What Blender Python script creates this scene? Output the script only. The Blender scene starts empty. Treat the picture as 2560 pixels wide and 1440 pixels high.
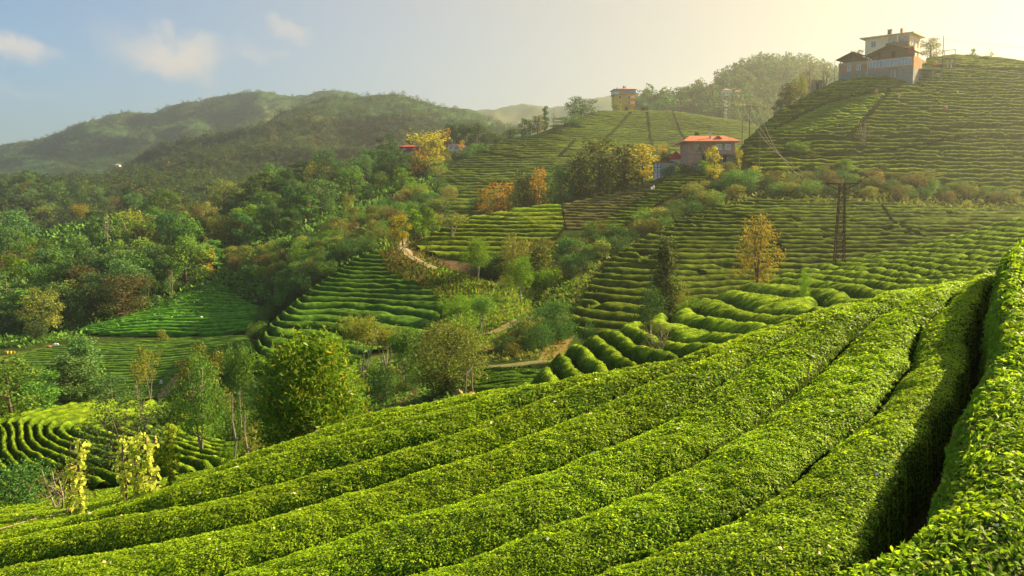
import bpy, math, random
import numpy as np
from mathutils import Vector, Matrix

random.seed(7); RNG = np.random.default_rng(11)
SC = bpy.context.scene
R = math.radians

# ------------------------------------------------------------------ camera, sky, sun, exposure
SUN_AZ, SUN_EL = 61.0, 28.0                 # degrees clockwise from the view direction / above the horizon
cam_d = bpy.data.cameras.new('camera'); cam = bpy.data.objects.new('camera', cam_d)
SC.collection.objects.link(cam); SC.camera = cam
cam_d.sensor_fit = 'HORIZONTAL'; cam_d.sensor_width = 36.0
cam_d.lens = 36.0 * 2130.0 / 2560.0
cam_d.clip_start = 0.1; cam_d.clip_end = 9000.0
cam.location = (0, 0, 0)
cam.rotation_euler = (math.pi / 2 - math.atan(220.0 / 2130.0), 0, 0)

SUN_DIR = Vector((math.sin(R(SUN_AZ)) * math.cos(R(SUN_EL)), math.cos(R(SUN_AZ)) * math.cos(R(SUN_EL)), math.sin(R(SUN_EL))))
sun_d = bpy.data.lights.new('sun', 'SUN'); sun = bpy.data.objects.new('sun', sun_d)
SC.collection.objects.link(sun)
sun_d.energy = 5.0; sun_d.angle = R(0.53); sun_d.color = (1.0, 0.77, 0.41)
sun.rotation_euler = (-SUN_DIR).to_track_quat('-Z', 'Y').to_euler()

world = bpy.data.worlds.new('World'); SC.world = world; world.use_nodes = True
wn = world.node_tree; wn.nodes.clear()
def _w(t, **kw):
    n = wn.nodes.new(t)
    for k, v in kw.items(): setattr(n, k, v)
    return n
def _l(a, b): wn.links.new(a, b)
w_out = _w('ShaderNodeOutputWorld'); w_bg = _w('ShaderNodeBackground'); w_bg.inputs['Strength'].default_value = 0.055
sky = _w('ShaderNodeTexSky'); sky.sky_type = 'NISHITA'; sky.sun_disc = False
sky.sun_elevation = R(SUN_EL); sky.sun_rotation = R(SUN_AZ); sky.altitude = 300; sky.air_density = 1.0; sky.dust_density = 0.6; sky.ozone_density = 1.6
tc = _w('ShaderNodeTexCoord')
# a few fair-weather clouds, each a noisy puff round its own direction in the sky
cl_total = None
for (u, v, su, sv, dens) in [(430, 122, 135, 52, 0.85), (45, 122, 95, 42, 0.8), (690, 85, 55, 32, 0.5), (610, 150, 26, 26, 0.26), (650, 150, 60, 16, 0.2), (330, 62, 50, 16, 0.18), (70, 240, 80, 14, 0.2), (1630, 92, 50, 22, 0.12)]:
    xc = (u - 1280) / 2130.0; yc = (720 - v) / 2130.0
    pit = math.atan(220.0 / 2130.0); cp, sp = math.cos(pit), math.sin(pit)
    d = Vector((xc, cp + yc * sp, -sp + yc * cp)).normalized()
    ru = su / 2130.0; rv = sv / 2130.0
    right = Vector((d.y, -d.x, 0)).normalized(); up = right.cross(d)
    if up.z < 0: up = -up
    nz = _w('ShaderNodeTexNoise'); nz.inputs['Scale'].default_value = 9.0; nz.inputs['Detail'].default_value = 6; nz.inputs['Roughness'].default_value = 0.6
    _l(tc.outputs['Generated'], nz.inputs['Vector'])
    sc_ = _w('ShaderNodeVectorMath', operation='MULTIPLY_ADD'); sc_.inputs[1].default_value = (0.12,) * 3
    _l(nz.outputs['Color'], sc_.inputs[0]); _l(tc.outputs['Generated'], sc_.inputs[2])
    sb = _w('ShaderNodeVectorMath', operation='SUBTRACT'); _l(sc_.outputs[0], sb.inputs[0]); sb.inputs[1].default_value = tuple(d + Vector((0.06, 0.06, 0.06)))
    d1 = _w('ShaderNodeVectorMath', operation='DOT_PRODUCT'); _l(sb.outputs[0], d1.inputs[0]); d1.inputs[1].default_value = tuple((right + up * 0.28) / ru)
    d2 = _w('ShaderNodeVectorMath', operation='DOT_PRODUCT'); _l(sb.outputs[0], d2.inputs[0]); d2.inputs[1].default_value = tuple((up + right * 0.22) / rv)
    d3 = _w('ShaderNodeVectorMath', operation='DOT_PRODUCT'); _l(sb.outputs[0], d3.inputs[0]); d3.inputs[1].default_value = tuple(d * 3)
    cb = _w('ShaderNodeCombineXYZ')
    for i, q in enumerate((d1, d2, d3)): _l(q.outputs['Value'], cb.inputs[i])
    ln = _w('ShaderNodeVectorMath', operation='LENGTH'); _l(cb.outputs[0], ln.inputs[0])
    mr = _w('ShaderNodeMapRange', interpolation_type='SMOOTHSTEP'); _l(ln.outputs['Value'], mr.inputs['Value'])
    mr.inputs['From Min'].default_value = 1.15; mr.inputs['From Max'].default_value = 0.15; mr.inputs['To Min'].default_value = 0; mr.inputs['To Max'].default_value = dens
    if cl_total is None: cl_total = mr.outputs[0]
    else:
        mx = _w('ShaderNodeMath', operation='MAXIMUM'); _l(cl_total, mx.inputs[0]); _l(mr.outputs[0], mx.inputs[1]); cl_total = mx.outputs[0]
# cloud colour: lit white, a little warmer than the sky
mixc = _w('ShaderNodeMix', data_type='RGBA'); _l(cl_total, mixc.inputs[0]); mixc.inputs[7].default_value = (4.9, 4.4, 3.9, 1)
# the warm glow of the low sun in humid air, strongest round the sun itself
nv = _w('ShaderNodeVectorMath', operation='NORMALIZE'); _l(tc.outputs['Generated'], nv.inputs[0])
sd = _w('ShaderNodeVectorMath', operation='DOT_PRODUCT'); _l(nv.outputs[0], sd.inputs[0]); sd.inputs[1].default_value = tuple(SUN_DIR)
s1 = _w('ShaderNodeMapRange', interpolation_type='SMOOTHSTEP'); _l(sd.outputs['Value'], s1.inputs['Value'])
s1.inputs['From Min'].default_value = -0.06; s1.inputs['From Max'].default_value = 0.92; s1.inputs['To Max'].default_value = 0.92
glow = _w('ShaderNodeMix', data_type='RGBA', blend_type='MIX'); _l(s1.outputs[0], glow.inputs[0])
dim = _w('ShaderNodeMix', data_type='RGBA', blend_type='MULTIPLY'); dim.inputs[0].default_value = 1.0; _l(sky.outputs['Color'], dim.inputs[6]); dim.inputs[7].default_value = (0.60, 0.72, 0.80, 1)
_l(dim.outputs[2], mixc.inputs[6]); _l(mixc.outputs[2], glow.inputs[6]); glow.inputs[7].default_value = (3.75, 3.05, 2.0, 1)
_l(glow.outputs[2], w_bg.inputs['Color']); _l(w_bg.outputs[0], w_out.inputs['Surface'])

SC.view_settings.view_transform = 'Standard'; SC.view_settings.look = 'None'
SC.view_settings.exposure = 1.85; SC.view_settings.gamma = 1.0
SC.render.engine = 'CYCLES'
SC.cycles.use_denoising = True
SC.cycles.max_bounces = 6; SC.cycles.diffuse_bounces = 3; SC.cycles.glossy_bounces = 2; SC.cycles.transmission_bounces = 4
SC.cycles.transparent_max_bounces = 8; SC.cycles.volume_bounces = 0
SC.cycles.caustics_reflective = False; SC.cycles.caustics_refractive = False
SC.cycles.sample_clamp_indirect = 4.0

# ------------------------------------------------------------------ terrain
F_PX = 2130.0
PITCH = math.atan(220.0 / F_PX)
CP, SP = math.cos(PITCH), math.sin(PITCH)

def ray(u, v):
    """bearing slope a = X/Y and elevation slope e = Z/Y of a direction"""
    u = np.asarray(u, float); v = np.asarray(v, float)
    xc = (u - 1280.0) / F_PX; yc = (720.0 - v) / F_PX
    D = CP + yc * SP
    return xc / D, (-SP + yc * CP) / D

def project(x, y, z):
    d = y * CP - z * SP
    d = np.where(d < 0.05, 0.05, d)
    return 1280 + F_PX * x / d, 720 - F_PX * (y * SP + z * CP) / d

TEA = 0.7
# each layer: list of curves near -> far, each curve a list of (u, v, Y)
def plane_y(u, v, h=2.9):
    return h / ((v - 500) / F_PX + 0.22 * (u - 1280) / F_PX)

FG_CREST = [(-900, 1500), (0, 1340), (330, 1258), (650, 1128), (900, 1045), (1160, 992), (1400, 952), (1700, 899),
            (1950, 807), (2230, 730), (2400, 702), (2560, 668), (3200, 590)]
LAYERS = {
 'FG': dict(lift=-TEA, front=0.0, back=0.45, curves=[
    [(u, None, 1.2) for u in (-900, 1280, 3200)],
    [(u, None, 3.0) for u in (-900, 1280, 3200)],
    [(u, None, 6.0) for u in (-900, 1280, 3200)],
    [(u, None, 9.0) for u in (-900, 1280, 3200)],
    [(u, v, plane_y(u, v)) for u, v in FG_CREST],
    [(-900, 1330, 22), (0, 1290, 22), (190, 1276, 22), (340, 1238, 22), (550, 1165, 23), (650, 1140, 23), (900, 1075, 23),
     (1160, 997, 24), (1400, 975, 24), (1700, 940, 22), (1950, 850, 22), (2230, 775, 22), (2400, 745, 22), (2560, 705, 22), (3200, 640, 22)],
    [(-900, 1290, 36), (0, 1240, 36), (190, 1225, 36), (340, 1200, 36), (550, 1160, 36), (650, 1150, 36), (900, 1095, 36),
     (1160, 1010, 37), (1400, 1010, 36), (1700, 990, 34), (2000, 900, 34), (2560, 800, 34), (3200, 720, 34)]]),
 'H': dict(lift=-TEA, front=0.35, back=0.40, curves=[
    [(900, 1160, 34), (1100, 1060, 36), (1250, 1000, 38), (1330, 972, 40), (1450, 935, 42), (1550, 905, 43), (1650, 885, 42), (1800, 870, 40),
     (2000, 830, 40), (2200, 765, 42), (2400, 715, 45), (2560, 690, 48), (3200, 640, 50)],
    [(900, 1200, 44), (1100, 1080, 44), (1250, 1010, 44), (1330, 950, 45), (1400, 906, 47), (1480, 862, 50), (1560, 832, 54), (1650, 808, 58), (1750, 780, 62),
     (1850, 748, 66), (2000, 722, 68), (2200, 690, 70), (2400, 650, 75), (2560, 620, 80), (3200, 560, 80)],
    [(900, 1260, 55), (1100, 1140, 55), (1250, 1070, 55), (1330, 960, 51), (1400, 888, 51), (1480, 848, 55), (1560, 820, 60), (1650, 793, 66), (1720, 770, 72),
     (1800, 737, 80), (1870, 713, 86), (1950, 688, 92), (2050, 664, 97), (2150, 646, 102), (2300, 610, 108), (2450, 570, 112), (2560, 542, 115), (3200, 480, 115)]]),
 'V': dict(lift=-0.2, front=0.25, back=0.3, curves=[
    [(-900, 1290, 42), (0, 1240, 42), (250, 1228, 42), (400, 1205, 42), (560, 1165, 46), (800, 1115, 48), (1000, 1035, 55), (1160, 998, 55),
     (1300, 978, 53), (1450, 985, 52), (3200, 900, 60)],
    [(-900, 1060, 72), (0, 1047, 72), (100, 1036, 74), (250, 1020, 75), (400, 1018, 75), (560, 1060, 72), (800, 1000, 72), (900, 955, 75), (1000, 925, 75),
     (1160, 938, 66), (1330, 918, 66), (1450, 905, 70), (1600, 920, 72), (3200, 880, 75)],
    [(-900, 975, 105), (0, 985, 105), (200, 985, 105), (400, 968, 105), (560, 925, 103), (650, 905, 103), (850, 892, 90), (1000, 872, 88),
     (1200, 835, 92), (1330, 800, 98), (1450, 790, 100), (1600, 830, 100), (3200, 760, 110)],
    [(-900, 880, 135), (0, 888, 135), (200, 862, 138), (400, 850, 140), (600, 840, 140), (700, 850, 138), (850, 890, 135), (1100, 850, 135),
     (1450, 830, 135), (3200, 760, 140)],
    [(-900, 780, 200), (0, 800, 200), (200, 820, 200), (400, 850, 200), (700, 880, 200), (3200, 880, 200)]]),
 'B': dict(lift=-0.5, front=0.4, back=0.35, curves=[
    [(-300, 905, 138), (80, 863, 140), (300, 851, 142), (480, 843, 142), (600, 833, 142), (660, 832, 138), (760, 860, 125), (900, 960, 115)],
    [(-300, 960, 160), (80, 872, 160), (200, 823, 160), (300, 803, 160), (400, 785, 163), (480, 775, 165), (600, 770, 165), (680, 775, 160), (760, 820, 150), (900, 960, 140)],
    [(-300, 990, 185), (80, 890, 185), (200, 842, 182), (300, 794, 184), (400, 750, 188), (480, 712, 195), (550, 682, 205), (620, 692, 205), (680, 722, 200),
     (760, 800, 190), (900, 960, 180)]]),
 'C': dict(lift=-0.5, front=0.5, back=0.45, curves=[
    [(450, 1060, 76), (560, 985, 80), (640, 912, 86), (760, 915, 85), (860, 912, 83), (960, 888, 86), (1080, 852, 90), (1150, 820, 93), (1250, 790, 96), (1400, 800, 98), (1600, 900, 98)],
    [(450, 1080, 80), (560, 990, 86), (640, 890, 90), (700, 850, 96), (800, 805, 104), (900, 768, 110), (1000, 748, 112), (1100, 742, 112), (1200, 735, 110), (1270, 738, 108), (1400, 785, 108), (1500, 860, 108), (1600, 940, 106)],
    [(450, 1100, 86), (560, 1000, 90), (625, 880, 94), (700, 787, 108), (800, 707, 120), (880, 652, 128), (930, 628, 134), (1000, 604, 138), (1060, 640, 131), (1100, 662, 127),
     (1200, 692, 122), (1300, 704, 118), (1400, 745, 116), (1500, 830, 116), (1600, 920, 116)]]),
 'D': dict(lift=-0.4, front=0.6, back=0.4, curves=[
    [(860, 760, 142), (940, 660, 142), (1000, 616, 141), (1050, 632, 136), (1100, 650, 133), (1200, 660, 130), (1300, 655, 131), (1400, 622, 136), (1500, 610, 138), (1600, 585, 143),
     (1700, 555, 149), (1800, 525, 155), (1900, 505, 160), (2100, 560, 165)],
    [(860, 760, 152), (940, 650, 150), (980, 612, 150), (1060, 590, 155), (1150, 550, 165), (1200, 540, 168), (1300, 522, 172), (1400, 513, 174), (1500, 492, 176), (1600, 464, 178),
     (1640, 447, 178), (1700, 428, 178), (1800, 417, 180), (1880, 417, 178), (1950, 440, 178), (2100, 560, 175)],
    [(860, 800, 172), (1000, 640, 172), (1150, 600, 186), (1300, 560, 190), (1500, 510, 192), (1640, 450, 192), (1700, 428, 194), (1800, 415, 194), (1880, 412, 192), (2100, 560, 190)]]),
 'G': dict(lift=-0.4, front=0.4, back=0.35, curves=[
    [(1100, 940, 85), (1250, 880, 85), (1400, 855, 84), (1480, 842, 84), (1600, 822, 86), (1700, 802, 90), (1900, 790, 95), (2560, 700, 115), (3200, 640, 115)],
    [(1100, 900, 106), (1300, 790, 105), (1450, 715, 107), (1550, 663, 115), (1700, 622, 122), (1900, 610, 126), (2100, 608, 128), (2300, 590, 132), (2560, 560, 138), (3200, 520, 138)],
    [(1100, 860, 122), (1300, 730, 120), (1450, 662, 122), (1550, 602, 135), (1650, 556, 145), (1750, 512, 152), (1850, 478, 158), (1950, 462, 162), (2100, 464, 165), (2300, 482, 165),
     (2450, 500, 165), (2560, 515, 165), (3200, 540, 165)],
    [(1100, 900, 180), (1300, 760, 180), (1550, 580, 180), (1700, 470, 184), (1780, 440, 186), (1850, 400, 184), (1900, 382, 185), (2000, 362, 188), (2150, 350, 190), (2350, 340, 192), (2560, 345, 195), (3200, 380, 195)],
    [(1100, 980, 210), (1300, 820, 210), (1550, 640, 210), (1700, 500, 205), (1780, 430, 200), (1850, 363, 197), (1900, 320, 202), (1950, 280, 206), (2000, 248, 210), (2050, 223, 213), (2100, 207, 215),
     (2200, 192, 218), (2300, 178, 224), (2400, 168, 228), (2560, 166, 230), (3200, 200, 230)],
    [(1100, 990, 250), (1550, 660, 250), (1700, 520, 245), (1850, 400, 235), (1950, 310, 240), (2050, 235, 245), (2150, 190, 250), (2250, 172, 250), (2300, 156, 250), (2350, 142, 250),
     (2420, 138, 250), (2500, 150, 250), (2560, 159, 250), (2800, 190, 250), (3200, 230, 250)]]),
 'W': dict(lift=-0.3, front=0.35, back=0.4, curves=[
    [(-900, 830, 165), (0, 830, 165), (280, 800, 172), (420, 755, 182), (560, 690, 195), (660, 700, 175), (740, 700, 152), (850, 645, 160), (960, 605, 165), (1060, 590, 178), (1130, 560, 200),
     (1250, 535, 212), (1350, 505, 222), (1450, 480, 230), (1600, 455, 240), (1850, 440, 250), (2200, 500, 250), (3200, 560, 250)],
    [(-900, 690, 240), (0, 670, 240), (100, 655, 240), (280, 630, 240), (420, 625, 235), (560, 600, 238), (700, 560, 240), (850, 520, 245), (1000, 490, 258), (1100, 460, 270), (1250, 430, 285), (1400, 405, 300),
     (1500, 370, 330), (1600, 360, 350), (1700, 345, 370), (1850, 345, 380), (2200, 420, 380), (3200, 500, 380)],
    [(-900, 650, 300), (0, 610, 300), (60, 590, 300), (130, 570, 300), (230, 546, 300), (280, 532, 300), (330, 518, 300), (380, 530, 292), (440, 548, 290), (560, 520, 290), (640, 490, 300), (720, 466, 310),
     (800, 450, 315), (900, 425, 325), (960, 412, 330), (1010, 394, 335), (1100, 386, 340), (1160, 380, 345), (1250, 357, 350), (1340, 334, 360), (1420, 306, 380), (1480, 282, 410),
     (1560, 277, 430), (1700, 281, 440), (1800, 296, 440), (1900, 315, 440), (2000, 340, 440), (2200, 400, 440), (3200, 480, 440)]]),
 'P': dict(lift=0, front=0.35, back=0.3, curves=[
    [(-900, 640, 380), (0, 620, 390), (150, 600, 400), (300, 560, 420), (450, 540, 440), (700, 490, 480), (1000, 450, 520), (1300, 400, 560), (1700, 400, 560), (3200, 460, 560)],
    [(-900, 480, 540), (0, 465, 540), (100, 462, 550), (200, 480, 560), (300, 465, 590), (450, 445, 600), (700, 430, 620), (900, 410, 640), (1100, 380, 680), (1300, 350, 720), (1700, 400, 720), (3200, 460, 720)],
    [(-900, 540, 700), (0, 490, 700), (120, 465, 710), (200, 452, 720), (300, 420, 760), (370, 395, 800), (480, 368, 850), (560, 340, 880), (680, 292, 930), (740, 268, 960), (790, 260, 980), (870, 258, 1000),
     (950, 246, 1000), (1025, 253, 1000), (1090, 276, 1000), (1190, 293, 1020), (1300, 335, 1050), (1500, 380, 1050), (3200, 460, 1050)]]),
 'M': dict(lift=0, front=0.3, back=0.3, curves=[
    [(1100, 470, 480), (1450, 400, 480), (1540, 350, 480), (1700, 335, 480), (1900, 335, 480), (2100, 340, 480), (3200, 420, 480)],
    [(1100, 440, 560), (1450, 350, 560), (1540, 300, 560), (1600, 285, 560), (1700, 275, 565), (1800, 262, 570), (1900, 255, 580), (2100, 262, 580), (3200, 380, 580)],
    [(1100, 460, 640), (1450, 345, 650), (1540, 285, 650), (1600, 247, 660), (1700, 231, 670), (1760, 201, 680), (1830, 172, 690), (1870, 157, 700), (1950, 158, 700), (2040, 170, 700),
     (2100, 185, 700), (2200, 220, 700), (2400, 280, 700), (3200, 420, 700)]]),
 'N': dict(lift=0, front=0.3, back=0.3, curves=[
    [(-900, 500, 1050), (600, 450, 1100), (3200, 480, 1100)],
    [(-900, 450, 1500), (0, 380, 1500), (60, 373, 1500), (130, 354, 1500), (200, 317, 1500), (240, 313, 1500), (320, 296, 1500), (400, 289, 1500), (450, 274, 1500), (520, 260, 1500), (600, 250, 1500),
     (650, 240, 1500), (700, 250, 1500), (760, 247, 1500), (840, 245, 1500), (900, 255, 1500), (1000, 300, 1500), (1200, 350, 1500), (3200, 450, 1500)]]),
 'O': dict(lift=0, front=0.3, back=0.2, curves=[
    [(-900, 480, 1500), (1200, 400, 1500), (3200, 420, 1500)],
    [(-900, 430, 2100), (700, 330, 2000), (1000, 295, 2000), (1190, 292, 2000), (1230, 286, 2000), (1310, 270, 2000), (1400, 274, 2000), (1450, 258, 2000), (1500, 252, 2000), (1560, 254, 2000),
     (1700, 280, 2000), (2000, 320, 2000), (3200, 380, 2000)]]),
}
LNAMES = list(LAYERS)
NA, NS = 1300, 1100
A0, A1 = -0.98, 0.98
S0, S1 = math.log(1.2), math.log(3600.0)
GA = np.linspace(A0, A1, NA); GS = np.linspace(S0, S1, NS); GY = np.exp(GS)

def _smooth(arr, n):
    k = np.exp(-0.5 * (np.arange(-2 * n, 2 * n + 1) / n) ** 2); k /= k.sum()
    p = np.concatenate([np.full(2 * n, arr[0]), arr, np.full(2 * n, arr[-1])])
    return np.convolve(p, k, mode='valid')

# how far beyond its ends a hill sinks out of the way: (u, fall in v)
ENDS = {'H': [(-200, 900)], 'D': [(500, 700), (2500, 500)], 'G': [(700, 700)], 'M': [(600, 300)], 'B': [(-900, 500), (1300, 600)], 'C': [(100, 700), (1900, 500)]}

def _layer(L, ends=()):
    Yk, Zk = [], []
    for c in L['curves']:
        c = list(c)
        for (u, dv) in ends:
            p = min(c, key=lambda q: abs(q[0] - u)); c.append((u, p[1] + dv, p[2]))
        aa, zz, yy = [], [], []
        for (u, v, Y) in c:
            if v is None:                       # the even tea slope nearest the camera
                a = (u - 1280) / F_PX; z = -2.9 + 0.22 * a * Y
            else:
                a, e = ray(u, v); z = e * Y
            aa.append(float(a)); zz.append(float(z)); yy.append(Y)
        o = np.argsort(aa); aa = np.array(aa)[o]; zz = np.array(zz)[o]; yy = np.array(yy)[o]
        Yk.append(_smooth(np.interp(GA, aa, yy), 7)); Zk.append(_smooth(np.interp(GA, aa, zz), 7) + L['lift'])
    Yk = np.array(Yk); Zk = np.array(Zk); K = len(Yk)
    h = np.diff(Yk, axis=0); d = np.diff(Zk, axis=0) / h
    m = np.zeros_like(Zk)
    for k in range(1, K - 1):
        w1 = 2 * h[k] + h[k - 1]; w2 = h[k] + 2 * h[k - 1]
        same = (d[k] * d[k - 1]) > 0
        with np.errstate(divide='ignore', invalid='ignore'):
            hm = (w1 + w2) / (w1 / d[k - 1] + w2 / d[k])
        m[k] = np.where(same, hm, 0.0)
    if K > 6: m[4] = np.minimum(m[4], Zk[4] / Yk[4])      # the near slope rolls off along the sight line, not above it
    m[0] = d[0]; m[-1] = np.minimum(d[-1], 0.05)
    Z = np.empty((NS, NA))
    Yg = GY[:, None]
    Z[:] = Zk[0] - L['front'] * (Yk[0] - Yg) * 1.0 if L['front'] else Zk[0]
    for k in range(K - 1):
        t = (Yg - Yk[k]) / h[k]
        ok = (t >= 0) & (t <= 1)
        t = np.clip(t, 0, 1); t2 = t * t; t3 = t2 * t
        q = (2 * t3 - 3 * t2 + 1) * Zk[k] + (t3 - 2 * t2 + t) * h[k] * m[k] + (-2 * t3 + 3 * t2) * Zk[k + 1] + (t3 - t2) * h[k] * m[k + 1]
        Z = np.where(ok, q, Z)
    past = Yg > Yk[-1]
    D = np.maximum(Yg - Yk[-1], 0)
    Z = np.where(past, Zk[-1] + m[-1] * np.minimum(D, 4) * 0 - L['back'] * D * D / (D + 0.03 * Yk[-1] + 1.0), Z)
    return Z

# ---- value noise used everywhere
def _hash(ix, iy, seed):
    n = (ix.astype(np.int64) * 374761393 + iy.astype(np.int64) * 668265263 + seed * 1442695041) & 0x7fffffff
    n = ((n ^ (n >> 13)) * 1274126177) & 0x7fffffff
    return ((n ^ (n >> 16)) & 0xffff) / 65535.0

def noise2(x, y, seed=0):
    x = np.asarray(x, float); y = np.asarray(y, float)
    ix = np.floor(x); iy = np.floor(y); fx = x - ix; fy = y - iy
    fx = fx * fx * (3 - 2 * fx); fy = fy * fy * (3 - 2 * fy)
    a = _hash(ix, iy, seed); b = _hash(ix + 1, iy, seed); c = _hash(ix, iy + 1, seed); d = _hash(ix + 1, iy + 1, seed)
    return ((a + (b - a) * fx) * (1 - fy) + (c + (d - c) * fx) * fy) * 2 - 1

def fbm(x, y, seed=0, n=4):
    s = 0; amp = 1; t = 0
    for k in range(n):
        s = s + amp * noise2(x, y, seed + k * 17); t += amp; amp *= 0.5; x = x * 2.03 + 3.7; y = y * 2.03 - 1.3
    return s / t

XG = GA[None, :] * GY[:, None]; YG = np.repeat(GY[:, None], NA, 1)
ZG = np.full((NS, NA), -1e9); LG = np.zeros((NS, NA), np.int8)
for i, nme in enumerate(LNAMES):
    z = _layer(LAYERS[nme], ENDS.get(nme, ()))
    hit = z > ZG
    ZG = np.where(hit, z, ZG); LG[hit] = i
base = -34.0 - 0.012 * np.maximum(YG - 300, 0)
LG[ZG < base] = len(LNAMES); ZG = np.maximum(ZG, base)
far = np.clip((YG - 300) / 400, 0, 1)
ridged = 1 - np.abs(fbm(XG / 150 + 5, YG / 150, 3, 4)) * 2
crestish = np.isin(LG, [LNAMES.index(k) for k in ('P', 'M', 'N', 'O')])
ZG = ZG + np.where(crestish, far * (ridged * np.where(YG > 1250, 20, 13) * np.where(LG == LNAMES.index('M'), .6, 1) + fbm(XG / 40, YG / 40, 9, 3) * 3.0 - 7), 0)
mid = np.clip((YG - 60) / 120, 0, 1)
ZG = ZG + mid * fbm(XG / 14, YG / 14, 21, 3) * 0.45

def _lookup(x, y):
    a = np.asarray(x, float) / np.maximum(y, 0.3); s = np.log(np.maximum(np.asarray(y, float), 1.2))
    fa = np.clip((a - A0) / (A1 - A0) * (NA - 1), 0, NA - 1.001); fs = np.clip((s - S0) / (S1 - S0) * (NS - 1), 0, NS - 1.001)
    return fa, fs

def ground(x, y):
    fa, fs = _lookup(x, y)
    i = fa.astype(int); j = fs.astype(int); p = fa - i; q = fs - j
    return (ZG[j, i] * (1 - p) + ZG[j, i + 1] * p) * (1 - q) + (ZG[j + 1, i] * (1 - p) + ZG[j + 1, i + 1] * p) * q

def layer_at(x, y):
    fa, fs = _lookup(x, y)
    return LG[np.round(fs).astype(int), np.round(fa).astype(int)]

_EYES = None
def hit(u, v, ymin=2.0, ymax=3500.0):
    """where the line of sight through (u, v) first meets the ground, Y >= ymin"""
    a, e = ray(u, v)
    ys = np.exp(np.linspace(math.log(ymin), math.log(ymax), 6000))
    g = ground(a * ys, ys)
    k = np.argmax(g >= e * ys)
    if g[k] < e * ys[k]:
        return None
    if k:
        y0, y1 = ys[k - 1], ys[k]
        d0 = g[k - 1] - e * y0; d1 = g[k] - e * y1
        y = y0 + (y1 - y0) * (-d0) / (d1 - d0 + 1e-12)
    else:
        y = ys[0]
    return float(a * y), float(y), float(ground(a * y, y))

def at_depth(u, Y):
    a = (u - 1280) / F_PX / (CP)
    x = a * Y
    for _ in range(3):
        z = float(ground(x, Y)); x = (u - 1280) / F_PX * (Y * CP - z * SP)
    return float(x), float(Y), float(ground(x, Y))
# ------------------------------------------------------------------ helpers: meshes, tags, materials
def link(o, parent=None):
    SC.collection.objects.link(o)
    if parent is not None: o.parent = parent
    return o

def make_mesh(name, V, F, mats=(), mat_idx=None, smooth=False, cols=None):
    """V (n,3) array, F (m,4) array of quads or list of polygons"""
    me = bpy.data.meshes.new(name)
    V = np.ascontiguousarray(V, np.float32)
    if isinstance(F, np.ndarray):
        m, k = F.shape
        me.vertices.add(len(V)); me.vertices.foreach_set('co', V.ravel())
        me.loops.add(m * k); me.loops.foreach_set('vertex_index', np.ascontiguousarray(F, np.int32).ravel())
        me.polygons.add(m); me.polygons.foreach_set('loop_start', np.arange(0, m * k, k, dtype=np.int32))
        me.polygons.foreach_set('loop_total', np.full(m, k, np.int32))
    else:
        me.from_pydata([tuple(v) for v in V], [], [tuple(f) for f in F])
    for mt in mats: me.materials.append(mt)
    if mat_idx is not None: me.polygons.foreach_set('material_index', np.ascontiguousarray(mat_idx, np.int32))
    if smooth: me.polygons.foreach_set('use_smooth', np.ones(len(me.polygons), bool))
    if cols is not None:
        ca = me.color_attributes.new('cover', 'FLOAT_COLOR', 'POINT')
        c4 = np.ones((len(V), 4), np.float32); c4[:, :3] = cols
        ca.data.foreach_set('color', c4.ravel())
    me.update(calc_edges=True)
    return me

def obj(name, me, parent=None, **tags):
    o = bpy.data.objects.new(name, me)
    for k, v in tags.items(): o[k] = v
    return link(o, parent)

def empty(name, loc, rz=0.0, **tags):
    o = bpy.data.objects.new(name, None); o.location = loc; o.rotation_euler = (0, 0, rz); o.empty_display_size = 0.3
    for k, v in tags.items(): o[k] = v
    return link(o)

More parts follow.
